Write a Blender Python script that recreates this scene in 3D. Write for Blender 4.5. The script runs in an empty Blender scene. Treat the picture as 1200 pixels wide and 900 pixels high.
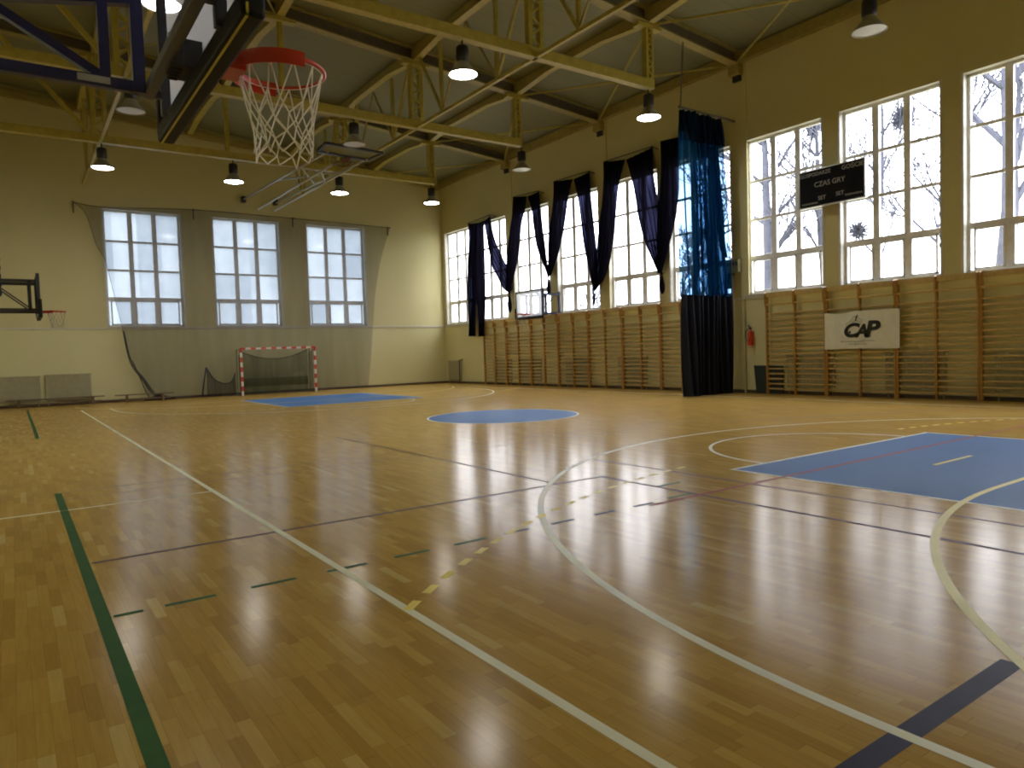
import bpy, math, random
from mathutils import Vector, Matrix
R = random.Random(7)
PI = math.pi
C = bpy.context.scene.collection
W, L = 18.81, 32.74            # inner faces of the right and far walls
XL, YN = -1.35, -4.6           # inner faces of the left and near walls
ZB, ZT = 3.12, 7.70            # window glass, bottom and top
def roof_z(x): return 10.07 + 0.085 * (W - x)     # underside of the rafters

# ------------------------------------------------------------------ materials
def new_mat(name):
    m = bpy.data.materials.new(name); m.use_nodes = True
    nt = m.node_tree; nt.nodes.clear()
    out = nt.nodes.new('ShaderNodeOutputMaterial')
    return m, nt, out
def N(nt, typ, **kw):
    n = nt.nodes.new(typ)
    for k, v in kw.items():
        if k.startswith('_'): setattr(n, k[1:], v)
        else: n.inputs[k.replace('__', ' ')].default_value = v
    return n
def mth(nt, op, a, b=None, c=None):
    n = nt.nodes.new('ShaderNodeMath'); n.operation = op
    for i, v in enumerate((a, b, c)):
        if v is None: continue
        if isinstance(v, (int, float)): n.inputs[i].default_value = v
        else: nt.links.new(v, n.inputs[i])
    return n.outputs[0]
def rgba(c): return (c[0], c[1], c[2], 1.0)
def paint(name, col, rough=0.5, metal=0.0, var=0.08, scale=6.0, spec=0.5, bump=0.0):
    m, nt, out = new_mat(name)
    b = N(nt, 'ShaderNodeBsdfPrincipled', Roughness=rough, Metallic=metal)
    b.inputs['Specular IOR Level'].default_value = spec
    tc = nt.nodes.new('ShaderNodeTexCoord')
    no = N(nt, 'ShaderNodeTexNoise', Scale=scale, Detail=3.0)
    nt.links.new(tc.outputs['Object'], no.inputs['Vector'])
    cr = nt.nodes.new('ShaderNodeValToRGB')
    cr.color_ramp.elements[0].position = 0.3; cr.color_ramp.elements[1].position = 0.7
    cr.color_ramp.elements[0].color = rgba([c * (1 - var) for c in col])
    cr.color_ramp.elements[1].color = rgba([min(1, c * (1 + var)) for c in col])
    nt.links.new(no.outputs['Fac'], cr.inputs['Fac'])
    nt.links.new(cr.outputs['Color'], b.inputs['Base Color'])
    if bump:
        bp = N(nt, 'ShaderNodeBump', Strength=bump, Distance=0.01)
        nt.links.new(no.outputs['Fac'], bp.inputs['Height']); nt.links.new(bp.outputs['Normal'], b.inputs['Normal'])
    nt.links.new(b.outputs['BSDF'], out.inputs['Surface'])
    return m
def emit(name, col, s):
    m, nt, out = new_mat(name)
    e = N(nt, 'ShaderNodeEmission', Color=rgba(col), Strength=s)
    nt.links.new(e.outputs[0], out.inputs['Surface']); return m
def sheer(name, col, alpha, translucent=0.5, tint=(1, 1, 1), rough=0.9, vary=0.0, vscale=3.0):
    """thin cloth or netting: part of the light passes straight through, the rest is diffused"""
    m, nt, out = new_mat(name)
    d = N(nt, 'ShaderNodeBsdfDiffuse', Color=rgba(col))
    t = N(nt, 'ShaderNodeBsdfTranslucent', Color=rgba(col))
    mx = N(nt, 'ShaderNodeMixShader', Fac=translucent)
    nt.links.new(d.outputs[0], mx.inputs[1]); nt.links.new(t.outputs[0], mx.inputs[2])
    tr = N(nt, 'ShaderNodeBsdfTransparent', Color=rgba(tint))
    m2 = N(nt, 'ShaderNodeMixShader', Fac=alpha)
    nt.links.new(tr.outputs[0], m2.inputs[1]); nt.links.new(mx.outputs[0], m2.inputs[2])
    if vary:
        tc = nt.nodes.new('ShaderNodeTexCoord')
        mp = N(nt, 'ShaderNodeMapping', Scale=(vscale, vscale, vscale * 0.12))
        no = N(nt, 'ShaderNodeTexNoise', Scale=1.0, Detail=2.0)
        nt.links.new(tc.outputs['Object'], mp.inputs['Vector']); nt.links.new(mp.outputs[0], no.inputs['Vector'])
        mr = N(nt, 'ShaderNodeMapRange')
        mr.inputs['From Min'].default_value = 0.3; mr.inputs['From Max'].default_value = 0.7
        mr.inputs['To Min'].default_value = max(0, alpha - vary); mr.inputs['To Max'].default_value = min(1, alpha + vary)
        nt.links.new(no.outputs['Fac'], mr.inputs['Value']); nt.links.new(mr.outputs[0], m2.inputs['Fac'])
    nt.links.new(m2.outputs[0], out.inputs['Surface']); return m
def clear_glass(name, haze=0.0, hazecol=(0.8, 0.82, 0.85), gloss=0.06, tint=(0.97, 0.98, 1)):
    m, nt, out = new_mat(name)
    tr = N(nt, 'ShaderNodeBsdfTransparent', Color=rgba(tint))
    gl = N(nt, 'ShaderNodeBsdfGlossy', Roughness=0.03)
    mx = N(nt, 'ShaderNodeMixShader', Fac=gloss)
    nt.links.new(tr.outputs[0], mx.inputs[1]); nt.links.new(gl.outputs[0], mx.inputs[2])
    last = mx
    if haze:
        d = N(nt, 'ShaderNodeBsdfTranslucent', Color=rgba(hazecol))
        m2 = N(nt, 'ShaderNodeMixShader', Fac=haze)
        nt.links.new(mx.outputs[0], m2.inputs[1]); nt.links.new(d.outputs[0], m2.inputs[2]); last = m2
    nt.links.new(last.outputs[0], out.inputs['Surface']); return m

def wall_mat():
    m, nt, out = new_mat('wall_paint')
    b = N(nt, 'ShaderNodeBsdfPrincipled', Roughness=0.55)
    g = nt.nodes.new('ShaderNodeNewGeometry')
    sp = nt.nodes.new('ShaderNodeSeparateXYZ'); nt.links.new(g.outputs['Position'], sp.inputs[0])
    no = N(nt, 'ShaderNodeTexNoise', Scale=0.8, Detail=4.0); nt.links.new(g.outputs['Position'], no.inputs['Vector'])
    up = nt.nodes.new('ShaderNodeMixRGB'); up.inputs[1].default_value = (0.56, 0.505, 0.245, 1); up.inputs[2].default_value = (0.61, 0.555, 0.28, 1)
    lo = nt.nodes.new('ShaderNodeMixRGB'); lo.inputs[1].default_value = (0.63, 0.59, 0.295, 1); lo.inputs[2].default_value = (0.68, 0.64, 0.345, 1)
    for mm in (up, lo): nt.links.new(no.outputs['Fac'], mm.inputs[0])
    st = mth(nt, 'GREATER_THAN', sp.outputs['Z'], 3.0)
    mx = nt.nodes.new('ShaderNodeMixRGB'); nt.links.new(st, mx.inputs[0])
    nt.links.new(lo.outputs[0], mx.inputs[1]); nt.links.new(up.outputs[0], mx.inputs[2])
    nt.links.new(mx.outputs[0], b.inputs['Base Color'])
    rr = mth(nt, 'MULTIPLY_ADD', st, 0.25, 0.45); nt.links.new(rr, b.inputs['Roughness'])
    b.inputs['Specular IOR Level'].default_value = 0.3
    nt.links.new(b.outputs[0], out.inputs['Surface']); return m

def floor_mat():
    """strip parquet running along the hall, every strip its own tone, under worn gloss varnish"""
    m, nt, out = new_mat('parquet')
    b = N(nt, 'ShaderNodeBsdfPrincipled', Roughness=0.2)
    g = nt.nodes.new('ShaderNodeNewGeometry')
    sp = nt.nodes.new('ShaderNodeSeparateXYZ'); nt.links.new(g.outputs['Position'], sp.inputs[0])
    wv, ln = 0.062, 0.42
    row = mth(nt, 'FLOOR', mth(nt, 'DIVIDE', sp.outputs['X'], wv))
    wn = nt.nodes.new('ShaderNodeTexWhiteNoise'); wn.noise_dimensions = '1D'; nt.links.new(row, wn.inputs['W'])
    yy = mth(nt, 'ADD', mth(nt, 'DIVIDE', sp.outputs['Y'], ln), mth(nt, 'MULTIPLY', wn.outputs['Value'], 7.3))
    col = mth(nt, 'FLOOR', yy)
    cb = nt.nodes.new('ShaderNodeCombineXYZ'); nt.links.new(row, cb.inputs[0]); nt.links.new(col, cb.inputs[1])
    w2 = nt.nodes.new('ShaderNodeTexWhiteNoise'); w2.noise_dimensions = '3D'; nt.links.new(cb.outputs[0], w2.inputs['Vector'])
    cr = nt.nodes.new('ShaderNodeValToRGB'); e = cr.color_ramp.elements
    e[0].position = 0.0; e[0].color = (0.45, 0.265, 0.055, 1)
    e[1].position = 1.0; e[1].color = (0.66, 0.48, 0.155, 1)
    for p, c in ((0.35, (0.52, 0.318, 0.068)), (0.82, (0.57, 0.355, 0.078)), (0.965, (0.61, 0.40, 0.10))):
        q = e.new(p); q.color = rgba(c)
    nt.links.new(w2.outputs['Value'], cr.inputs['Fac'])
    # grain
    mp = N(nt, 'ShaderNodeMapping', Scale=(60, 4, 1)); nt.links.new(g.outputs['Position'], mp.inputs['Vector'])
    gr = N(nt, 'ShaderNodeTexNoise', Scale=1.0, Detail=4.0); nt.links.new(mp.outputs[0], gr.inputs['Vector'])
    hs = nt.nodes.new('ShaderNodeHueSaturation'); nt.links.new(cr.outputs[0], hs.inputs['Color'])
    nt.links.new(mth(nt, 'MULTIPLY_ADD', gr.outputs['Fac'], 0.35, 0.83), hs.inputs['Value'])
    # dark hairline joints
    fx = mth(nt, 'FRACT', mth(nt, 'DIVIDE', sp.outputs['X'], wv)); fy = mth(nt, 'FRACT', yy)
    jx = mth(nt, 'LESS_THAN', fx, 0.025); jy = mth(nt, 'LESS_THAN', fy, 0.006)
    j = mth(nt, 'MAXIMUM', jx, jy)
    mx = nt.nodes.new('ShaderNodeMixRGB'); mx.inputs[2].default_value = (0.12, 0.06, 0.02, 1)
    nt.links.new(mth(nt, 'MULTIPLY', j, 0.45), mx.inputs[0]); nt.links.new(hs.outputs[0], mx.inputs[1])
    # large scale wear
    lw = N(nt, 'ShaderNodeTexNoise', Scale=0.35, Detail=5.0); nt.links.new(g.outputs['Position'], lw.inputs['Vector'])
    nt.links.new(mx.outputs[0], b.inputs['Base Color'])
    nt.links.new(mth(nt, 'MULTIPLY_ADD', lw.outputs['Fac'], 0.08, 0.13), b.inputs['Roughness'])
    b.inputs['Specular IOR Level'].default_value = 0.0
    gl = N(nt, 'ShaderNodeBsdfGlossy', Color=(1.0, 0.97, 0.90, 1)); nt.links.new(b.inputs['Roughness'].links[0].from_socket, gl.inputs['Roughness'])
    fr = N(nt, 'ShaderNodeFresnel', IOR=1.42)
    ms = nt.nodes.new('ShaderNodeMixShader'); nt.links.new(mth(nt, 'MULTIPLY', fr.outputs[0], 0.56), ms.inputs[0])
    nt.links.new(b.outputs[0], ms.inputs[1]); nt.links.new(gl.outputs[0], ms.inputs[2])
    nt.links.new(ms.outputs[0], out.inputs['Surface']); return m

def deck_mat():
    m, nt, out = new_mat('roof_deck')
    b = N(nt, 'ShaderNodeBsdfPrincipled', Roughness=0.6)
    g = nt.nodes.new('ShaderNodeNewGeometry')
    sp = nt.nodes.new('ShaderNodeSeparateXYZ'); nt.links.new(g.outputs['Position'], sp.inputs[0])
    f = mth(nt, 'FRACT', mth(nt, 'DIVIDE', sp.outputs['Y'], 0.78))
    rib = mth(nt, 'LESS_THAN', f, 0.05)
    no = N(nt, 'ShaderNodeTexNoise', Scale=0.5, Detail=4.0); nt.links.new(g.outputs['Position'], no.inputs['Vector'])
    cr = nt.nodes.new('ShaderNodeValToRGB')
    cr.color_ramp.elements[0].color = (0.18, 0.17, 0.08, 1); cr.color_ramp.elements[1].color = (0.23, 0.22, 0.112, 1)
    nt.links.new(no.outputs['Fac'], cr.inputs[0])
    mx = nt.nodes.new('ShaderNodeMixRGB'); mx.inputs[2].default_value = (0.14, 0.13, 0.062, 1)
    nt.links.new(mth(nt, 'MULTIPLY', rib, 0.5), mx.inputs[0]); nt.links.new(cr.outputs[0], mx.inputs[1])
    nt.links.new(mx.outputs[0], b.inputs['Base Color']); nt.links.new(b.outputs[0], out.inputs['Surface']); return m

def frosted_mat():
    """dusty sheets behind the far windows: each pane lets through its own amount of daylight"""
    m, nt, out = new_mat('frosted_glass')
    g = nt.nodes.new('ShaderNodeNewGeometry')
    sp = nt.nodes.new('ShaderNodeSeparateXYZ'); nt.links.new(g.outputs['Position'], sp.inputs[0])
    cb = nt.nodes.new('ShaderNodeCombineXYZ')
    nt.links.new(mth(nt, 'FLOOR', mth(nt, 'DIVIDE', sp.outputs['X'], 0.9)), cb.inputs[0])
    nt.links.new(mth(nt, 'FLOOR', mth(nt, 'DIVIDE', mth(nt, 'SUBTRACT', sp.outputs['Z'], 4.17), 1.18)), cb.inputs[2])
    wn = nt.nodes.new('ShaderNodeTexWhiteNoise'); nt.links.new(cb.outputs[0], wn.inputs['Vector'])
    no = N(nt, 'ShaderNodeTexNoise', Scale=2.5, Detail=3.0); nt.links.new(g.outputs['Position'], no.inputs['Vector'])
    v = mth(nt, 'ADD', mth(nt, 'MULTIPLY', wn.outputs['Value'], 0.28), mth(nt, 'MULTIPLY', no.outputs['Fac'], 0.2))
    cr = nt.nodes.new('ShaderNodeValToRGB')
    cr.color_ramp.elements[0].color = (0.22, 0.255, 0.285, 1); cr.color_ramp.elements[1].color = (0.115, 0.14, 0.167, 1)
    cr.color_ramp.elements[1].position = 0.36
    nt.links.new(v, cr.inputs[0])
    t = nt.nodes.new('ShaderNodeBsdfTranslucent'); nt.links.new(cr.outputs[0], t.inputs[0])
    gl = N(nt, 'ShaderNodeBsdfGlossy', Roughness=0.1)
    mx = N(nt, 'ShaderNodeMixShader', Fac=0.05)
    nt.links.new(t.outputs[0], mx.inputs[1]); nt.links.new(gl.outputs[0], mx.inputs[2])
    nt.links.new(mx.outputs[0], out.inputs['Surface']); return m

M = dict(
    wall=wall_mat(), floor=floor_mat(), deck=deck_mat(), frosted=frosted_mat(),
    glass=clear_glass('window_pane', gloss=0.04), board_glass=clear_glass('acrylic_board', haze=0.3, hazecol=(0.9, 0.9, 0.85), gloss=0.10),
    frame=paint('window_paint', (0.80, 0.79, 0.76), 0.4), sill=paint('sill_paint', (0.60, 0.58, 0.49), 0.4),
    steel=paint('yellow_steel', (0.40, 0.32, 0.055), 0.45, var=0.12), steel_dull=paint('dull_yellow_steel', (0.31, 0.245, 0.07), 0.5, var=0.12),
    steel_grey=paint('grey_beam_web', (0.11, 0.095, 0.07), 0.6),
    trim=paint('rail_trim', (0.58, 0.55, 0.43), 0.4), skirting=paint('dark_skirting', (0.085, 0.055, 0.03), 0.5),
    white=paint('white_line', (0.90, 0.90, 0.74), 0.4, var=0.04, spec=0.2), cream=paint('cream_line', (0.88, 0.86, 0.58), 0.4, var=0.04, spec=0.2),
    blue=paint('blue_court_paint', (0.075, 0.185, 0.42), 0.5, var=0.05, scale=1.0, spec=0.06),
    green=paint('green_line', (0.04, 0.125, 0.03), 0.5, spec=0.06), navy=paint('navy_line', (0.035, 0.035, 0.06), 0.5, spec=0.06),
    purple=paint('purple_line', (0.14, 0.075, 0.085), 0.5, spec=0.06), brown=paint('brown_line', (0.16, 0.09, 0.045), 0.5, spec=0.06),
    red_line=paint('red_line', (0.36, 0.07, 0.05), 0.5, spec=0.06), yellow=paint('yellow_line', (0.95, 0.74, 0.06), 0.4, var=0.03, spec=0.2),
    pale_yellow=paint('pale_yellow_line', (0.90, 0.78, 0.20), 0.4, var=0.04, spec=0.15),
    navy_steel=paint('navy_steel', (0.006, 0.008, 0.035), 0.5, spec=0.2), dark_red=paint('dull_red_enamel', (0.10, 0.012, 0.008), 0.5),
    black=paint('black_plastic', (0.012, 0.012, 0.014), 0.45), pad=paint('black_padding', (0.006, 0.006, 0.007), 0.65, spec=0.25),
    blue_steel=paint('blue_steel', (0.012, 0.014, 0.085), 0.4), dark_steel=paint('dark_steel', (0.025, 0.025, 0.035), 0.4),
    stripe=paint('yellow_piping', (0.50, 0.42, 0.04), 0.5), red=paint('red_enamel', (0.55, 0.032, 0.010), 0.32),
    cord=paint('white_cord', (0.92, 0.89, 0.74), 0.8, scale=40), alu=paint('brushed_metal', (0.5, 0.49, 0.44), 0.35, 0.6),
    wood=paint('orange_wood', (0.40, 0.20, 0.035), 0.4, var=0.15, scale=12), rung=paint('pale_rung_wood', (0.54, 0.38, 0.13), 0.4, var=0.12, scale=10),
    back_board=paint('plywood_backing', (0.36, 0.26, 0.10), 0.5),
    radiator=paint('radiator_enamel', (0.40, 0.37, 0.22), 0.4), dark_wood=paint('dark_bench_wood', (0.16, 0.10, 0.045), 0.5),
    curtain=sheer('blackout_cloth', (0.006, 0.005, 0.009), 0.990, 0.35, (0.3, 0.32, 0.75), vary=0.009),
    blue_sheer=sheer('blue_mesh_curtain', (0.005, 0.042, 0.10), 0.70, 0.45, (0.36, 0.62, 0.88), vary=0.25, vscale=5),
    vinyl=paint('grey_vinyl_curtain', (0.007, 0.010, 0.024), 0.6, var=0.15, spec=0.2), navy_cloth=sheer('navy_cloth', (0.008, 0.016, 0.045), 0.97, 0.3, (0.2, 0.3, 0.8)),
    net=sheer('grey_ball_net', (0.10, 0.095, 0.105), 0.33, 0.35, vary=0.05), net_dark=sheer('dark_ball_net', (0.04, 0.038, 0.055), 0.5, 0.3, vary=0.12, vscale=6),
    goal_net=sheer('green_goal_net', (0.07, 0.085, 0.045), 0.5, 0.3, vary=0.1, vscale=3), hoop_net=sheer('faint_hoop_net', (0.5, 0.48, 0.4), 0.35, 0.4),
    cable=paint('dark_cord', (0.03, 0.03, 0.045), 0.7), white_paint=paint('white_paint', (0.72, 0.70, 0.62), 0.4, var=0.05),
    lamp_on=emit('lit_lamp', (1.0, 0.97, 0.92), 70), lamp_off=paint('grey_lamp_lens', (0.55, 0.55, 0.56), 0.3),
    reflector=paint('ribbed_reflector', (0.30, 0.29, 0.23), 0.35), banner=paint('white_banner', (0.78, 0.80, 0.72), 0.7, var=0.05),
    ink=paint('black_ink', (0.012, 0.014, 0.012), 0.6), ink_grey=paint('grey_ink', (0.36, 0.37, 0.33), 0.6), score_face=paint('scoreboard_face', (0.006, 0.006, 0.008), 0.7, spec=0.15), score_text=paint('scoreboard_lettering', (0.36, 0.36, 0.35), 0.6),
    bin=paint('bin_plastic', (0.022, 0.035, 0.032), 0.5), box=paint('control_box', (0.27, 0.25, 0.12), 0.5), pipe=paint('pipe_paint', (0.42, 0.38, 0.2), 0.5),
    bark=paint('grey_bark', (0.058, 0.062, 0.085), 0.9, var=0.25, scale=3), twig=paint('grey_twigs', (0.078, 0.084, 0.112), 0.9), ground=paint('winter_grass', (0.22, 0.22, 0.15), 0.9, scale=0.5),
)

# ------------------------------------------------------------------ mesh builder
class MB:
    def __init__(s): s.v = []; s.f = []; s.m = []; s.mats = []; s.smooth = []
    def mi(s, mat):
        if mat not in s.mats: s.mats.append(mat)
        return s.mats.index(mat)
    def face(s, idx, mat, sm=False): s.f.append(idx); s.m.append(s.mi(mat)); s.smooth.append(sm)
    def quad(s, a, b, c, d, mat):
        n = len(s.v); s.v += [a, b, c, d]; s.face((n, n + 1, n + 2, n + 3), mat)
    def poly(s, pts, mat):
        n = len(s.v); s.v += list(pts); s.face(tuple(range(n, n + len(pts))), mat)
    def box(s, x0, x1, y0, y1, z0, z1, mat):
        n = len(s.v)
        s.v += [(x, y, z) for x in (x0, x1) for y in (y0, y1) for z in (z0, z1)]
        for q in ((0, 1, 3, 2), (4, 6, 7, 5), (0, 4, 5, 1), (2, 3, 7, 6), (0, 2, 6, 4), (1, 5, 7, 3)): s.face(tuple(n + i for i in q), mat)
    def bar(s, a, b, w, h, mat, up=(0, 0, 1)):
        """rectangular bar from a to b, w across, h along 'up'"""
        a, b = Vector(a), Vector(b); d = (b - a).normalized(); u = Vector(up)
        r = d.cross(u)
        if r.length < 1e-4: u = Vector((1, 0, 0)); r = d.cross(u)
        r.normalize(); u = r.cross(d)
        n = len(s.v)
        for p in (a, b):
            for i, j in ((-1, -1), (1, -1), (1, 1), (-1, 1)): s.v.append(tuple(p + r * (i * w / 2) + u * (j * h / 2)))
        for q in ((0, 1, 2, 3), (7, 6, 5, 4), (0, 4, 5, 1), (1, 5, 6, 2), (2, 6, 7, 3), (3, 7, 4, 0)): s.face(tuple(n + i for i in q), mat)
    def tube(s, pts, rad, mat, k=8, closed=False, caps=True):
        pts = [Vector(p) for p in pts]; n0 = len(s.v); m = len(pts)
        rads = rad if isinstance(rad, (list, tuple)) else [rad] * m
        prev = None
        for i, p in enumerate(pts):
            if closed: d = pts[(i + 1) % m] - pts[i - 1]
            else: d = pts[min(i + 1, m - 1)] - pts[max(i - 1, 0)]
            if d.length < 1e-9: d = Vector((0, 0, 1))
            d.normalize()
            if prev is None:
                u = d.orthogonal().normalized()
            else:
                u = prev - d * prev.dot(d)
                u = u.normalized() if u.length > 1e-6 else d.orthogonal().normalized()
            prev = u; w = d.cross(u)
            for j in range(k):
                t = 2 * PI * j / k
                s.v.append(tuple(p + (u * math.cos(t) + w * math.sin(t)) * rads[i]))
        for i in range(m if closed else m - 1):
            a = n0 + i * k; b = n0 + ((i + 1) % m) * k
            for j in range(k): s.face((a + j, a + (j + 1) % k, b + (j + 1) % k, b + j), mat, k > 5)
        if caps and not closed:
            s.face(tuple(n0 + j for j in range(k))[::-1], mat); e = n0 + (m - 1) * k; s.face(tuple(e + j for j in range(k)), mat)
    def lathe(s, c, prof, mat, k=24, capb=False, capt=False):
        n = len(s.v)
        for r, z in prof:
            for j in range(k):
                t = 2 * PI * j / k; s.v.append((c[0] + r * math.cos(t), c[1] + r * math.sin(t), c[2] + z))
        for i in range(len(prof) - 1):
            for j in range(k):
                a = n + i * k; b = a + k; s.face((a + j, a + (j + 1) % k, b + (j + 1) % k, b + j), mat, True)
        if capb: s.face(tuple(n + j for j in range(k))[::-1], mat)
        if capt: e = n + (len(prof) - 1) * k; s.face(tuple(e + j for j in range(k)), mat)
    def grid(s, rows, mat, sm=True):
        n = len(s.v); w = len(rows[0])
        for r in rows: s.v += [tuple(p) for p in r]
        for i in range(len(rows) - 1):
            for j in range(w - 1): s.face((n + i * w + j, n + i * w + j + 1, n + (i + 1) * w + j + 1, n + (i + 1) * w + j), mat, sm)
    def build(s, name, parent=None, bevel=0.0, loc=None):
        me = bpy.data.meshes.new(name)
        if loc is not None: s.v = [(a - loc[0], b - loc[1], c - loc[2]) for a, b, c in s.v]
        me.from_pydata([tuple(v) for v in s.v], [], s.f)
        for m in s.mats: me.materials.append(M[m])
        me.polygons.foreach_set('material_index', s.m); me.polygons.foreach_set('use_smooth', s.smooth)
        me.update()
        o = bpy.data.objects.new(name, me); C.objects.link(o)
        if loc is not None: o.location = loc
        if parent is not None:
            o.parent = parent
            o.matrix_parent_inverse = Matrix.Translation(-Vector(parent.location)) if parent.parent is None else Matrix.Translation(-abs_loc(parent))
        if bevel:
            bv = o.modifiers.new('bevel', 'BEVEL'); bv.width = bevel; bv.segments = 2; bv.limit_method = 'ANGLE'
        return o
def abs_loc(o):
    v = Vector((0, 0, 0))
    while o is not None:
        v += Vector(o.location)
        if o.parent is not None: v += o.matrix_parent_inverse.translation
        o = o.parent
    return v
def tag(o, label, cat, group=None):
    o['label'] = label; o['category'] = cat
    if group: o['group'] = group
    return o
def struct(o): o['kind'] = 'structure'; return o
def thing(name, loc, label, cat, group=None):
    o = bpy.data.objects.new(name, None); C.objects.link(o); o.location = loc; o.empty_display_size = 0.2
    return tag(o, label, cat, group)
def one(name, mat, fn, parent=None, bevel=0.0):
    b = MB(); fn(b, mat); return b.build(name, parent, bevel)
def bx(name, mat, x0, x1, y0, y1, z0, z1, parent=None, bevel=0.0):
    b = MB(); b.box(x0, x1, y0, y1, z0, z1, mat); return b.build(name, parent, bevel)
def brr(name, mat, a, c, w, h, parent=None, bevel=0.0):
    b = MB(); b.bar(a, c, w, h, mat); return b.build(name, parent, bevel)
def tb(name, mat, pts, r, parent=None, k=8, closed=False):
    b = MB(); b.tube(pts, r, mat, k, closed); return b.build(name, parent)
def copy_tree(o):
    c = o.copy(); C.objects.link(c)
    for ch in o.children:
        d = ch.copy(); C.objects.link(d); d.parent = c; d.matrix_parent_inverse = ch.matrix_parent_inverse.copy()
        for g in ch.children:
            e = g.copy(); C.objects.link(e); e.parent = d; e.matrix_parent_inverse = g.matrix_parent_inverse.copy()
    return c

# ------------------------------------------------------------------ room shell
def holed_wall(name, uax, u0, u1, z0, ztop, inner, outer, holes):
    """wall with window openings and reveals. uax 'x' or 'y' is the run; inner/outer the faces on the other axis; ztop(u) the top edge"""
    b = MB()
    P = (lambda u, w, z: (u, w, z)) if uax == 'x' else (lambda u, w, z: (w, u, z))
    us = sorted({u0, u1, *[h[0] for h in holes], *[h[1] for h in holes]})
    zs = sorted({z0, *[h[2] for h in holes], *[h[3] for h in holes]})
    for a, c in zip(us, us[1:]):
        um = (a + c) / 2
        for i, za in enumerate(zs):
            top = i == len(zs) - 1
            zc = (za + zs[i + 1]) / 2 if not top else za + 0.01
            if any(h[0] < um < h[1] and h[2] < zc < h[3] for h in holes): continue
            z1a = ztop(a) if top else zs[i + 1]; z1c = ztop(c) if top else zs[i + 1]
            for w in (inner, outer): b.quad(P(a, w, za), P(c, w, za), P(c, w, z1c), P(a, w, z1a), 'wall')
    for h in holes:
        for ua in (h[0], h[1]): b.quad(P(ua, inner, h[2]), P(ua, outer, h[2]), P(ua, outer, h[3]), P(ua, inner, h[3]), 'sill')
        for za in (h[2], h[3]): b.quad(P(h[0], inner, za), P(h[1], inner, za), P(h[1], outer, za), P(h[0], outer, za), 'sill')
    b.quad(P(u0, inner, ztop(u0)), P(u1, inner, ztop(u1)), P(u1, outer, ztop(u1)), P(u0, outer, ztop(u0)), 'wall')
    for ua in (u0, u1): b.quad(P(ua, inner, z0), P(ua, outer, z0), P(ua, outer, ztop(ua)), P(ua, inner, ztop(ua)), 'wall')
    return struct(b.build(name))

TH = 0.42
WY = [13.83 + 3.09 * k for k in range(6, -7, -1)]            # far jamb of every right-hand window
WY = [(y - 2.42, y) for y in WY if y - 2.42 > YN + 0.2]
WX = [(3.35, 6.05), (7.5, 10.2), (11.65, 14.35)]
mg = 0.07
zdeck = lambda x: roof_z(x) + 0.45
holed_wall('wall_right', 'y', YN - TH, L + TH, 0, lambda u: zdeck(W) - 0.05, W, W + TH, [(a - mg, c + mg, ZB - mg, ZT + mg) for a, c in WY])
holed_wall('wall_far', 'x', XL - TH, W, 0, zdeck, L, L + TH, [(a - mg, c + mg, ZB - mg, ZT + mg) for a, c in WX])
holed_wall('wall_left', 'y', YN - TH, L, 0, lambda u: zdeck(XL), XL, XL - TH, [])
holed_wall('wall_near', 'x', XL, W, 0, zdeck, YN, YN - TH, [])
b = MB()
b.quad((XL - TH, YN - TH, zdeck(XL - TH)), (W + TH, YN - TH, zdeck(W + TH)), (W + TH, L + TH, zdeck(W + TH)), (XL - TH, L + TH, zdeck(XL - TH)), 'deck')
b.quad((XL - TH, YN - TH, zdeck(XL - TH) + .3), (W + TH, YN - TH, zdeck(W + TH) + .3), (W + TH, L + TH, zdeck(W + TH) + .3), (XL - TH, L + TH, zdeck(XL - TH) + .3), 'deck')
struct(b.build('ceiling'))
b = MB(); b.box(XL - TH, W + TH, YN - TH, L + TH, -0.2, 0.0, 'floor'); FLOOR = struct(b.build('floor'))
b = MB(); b.quad((-60, -60, -0.4), (110, -60, -0.4), (110, 110, -0.4), (-60, 110, -0.4), 'ground'); struct(b.build('ground'))

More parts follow.
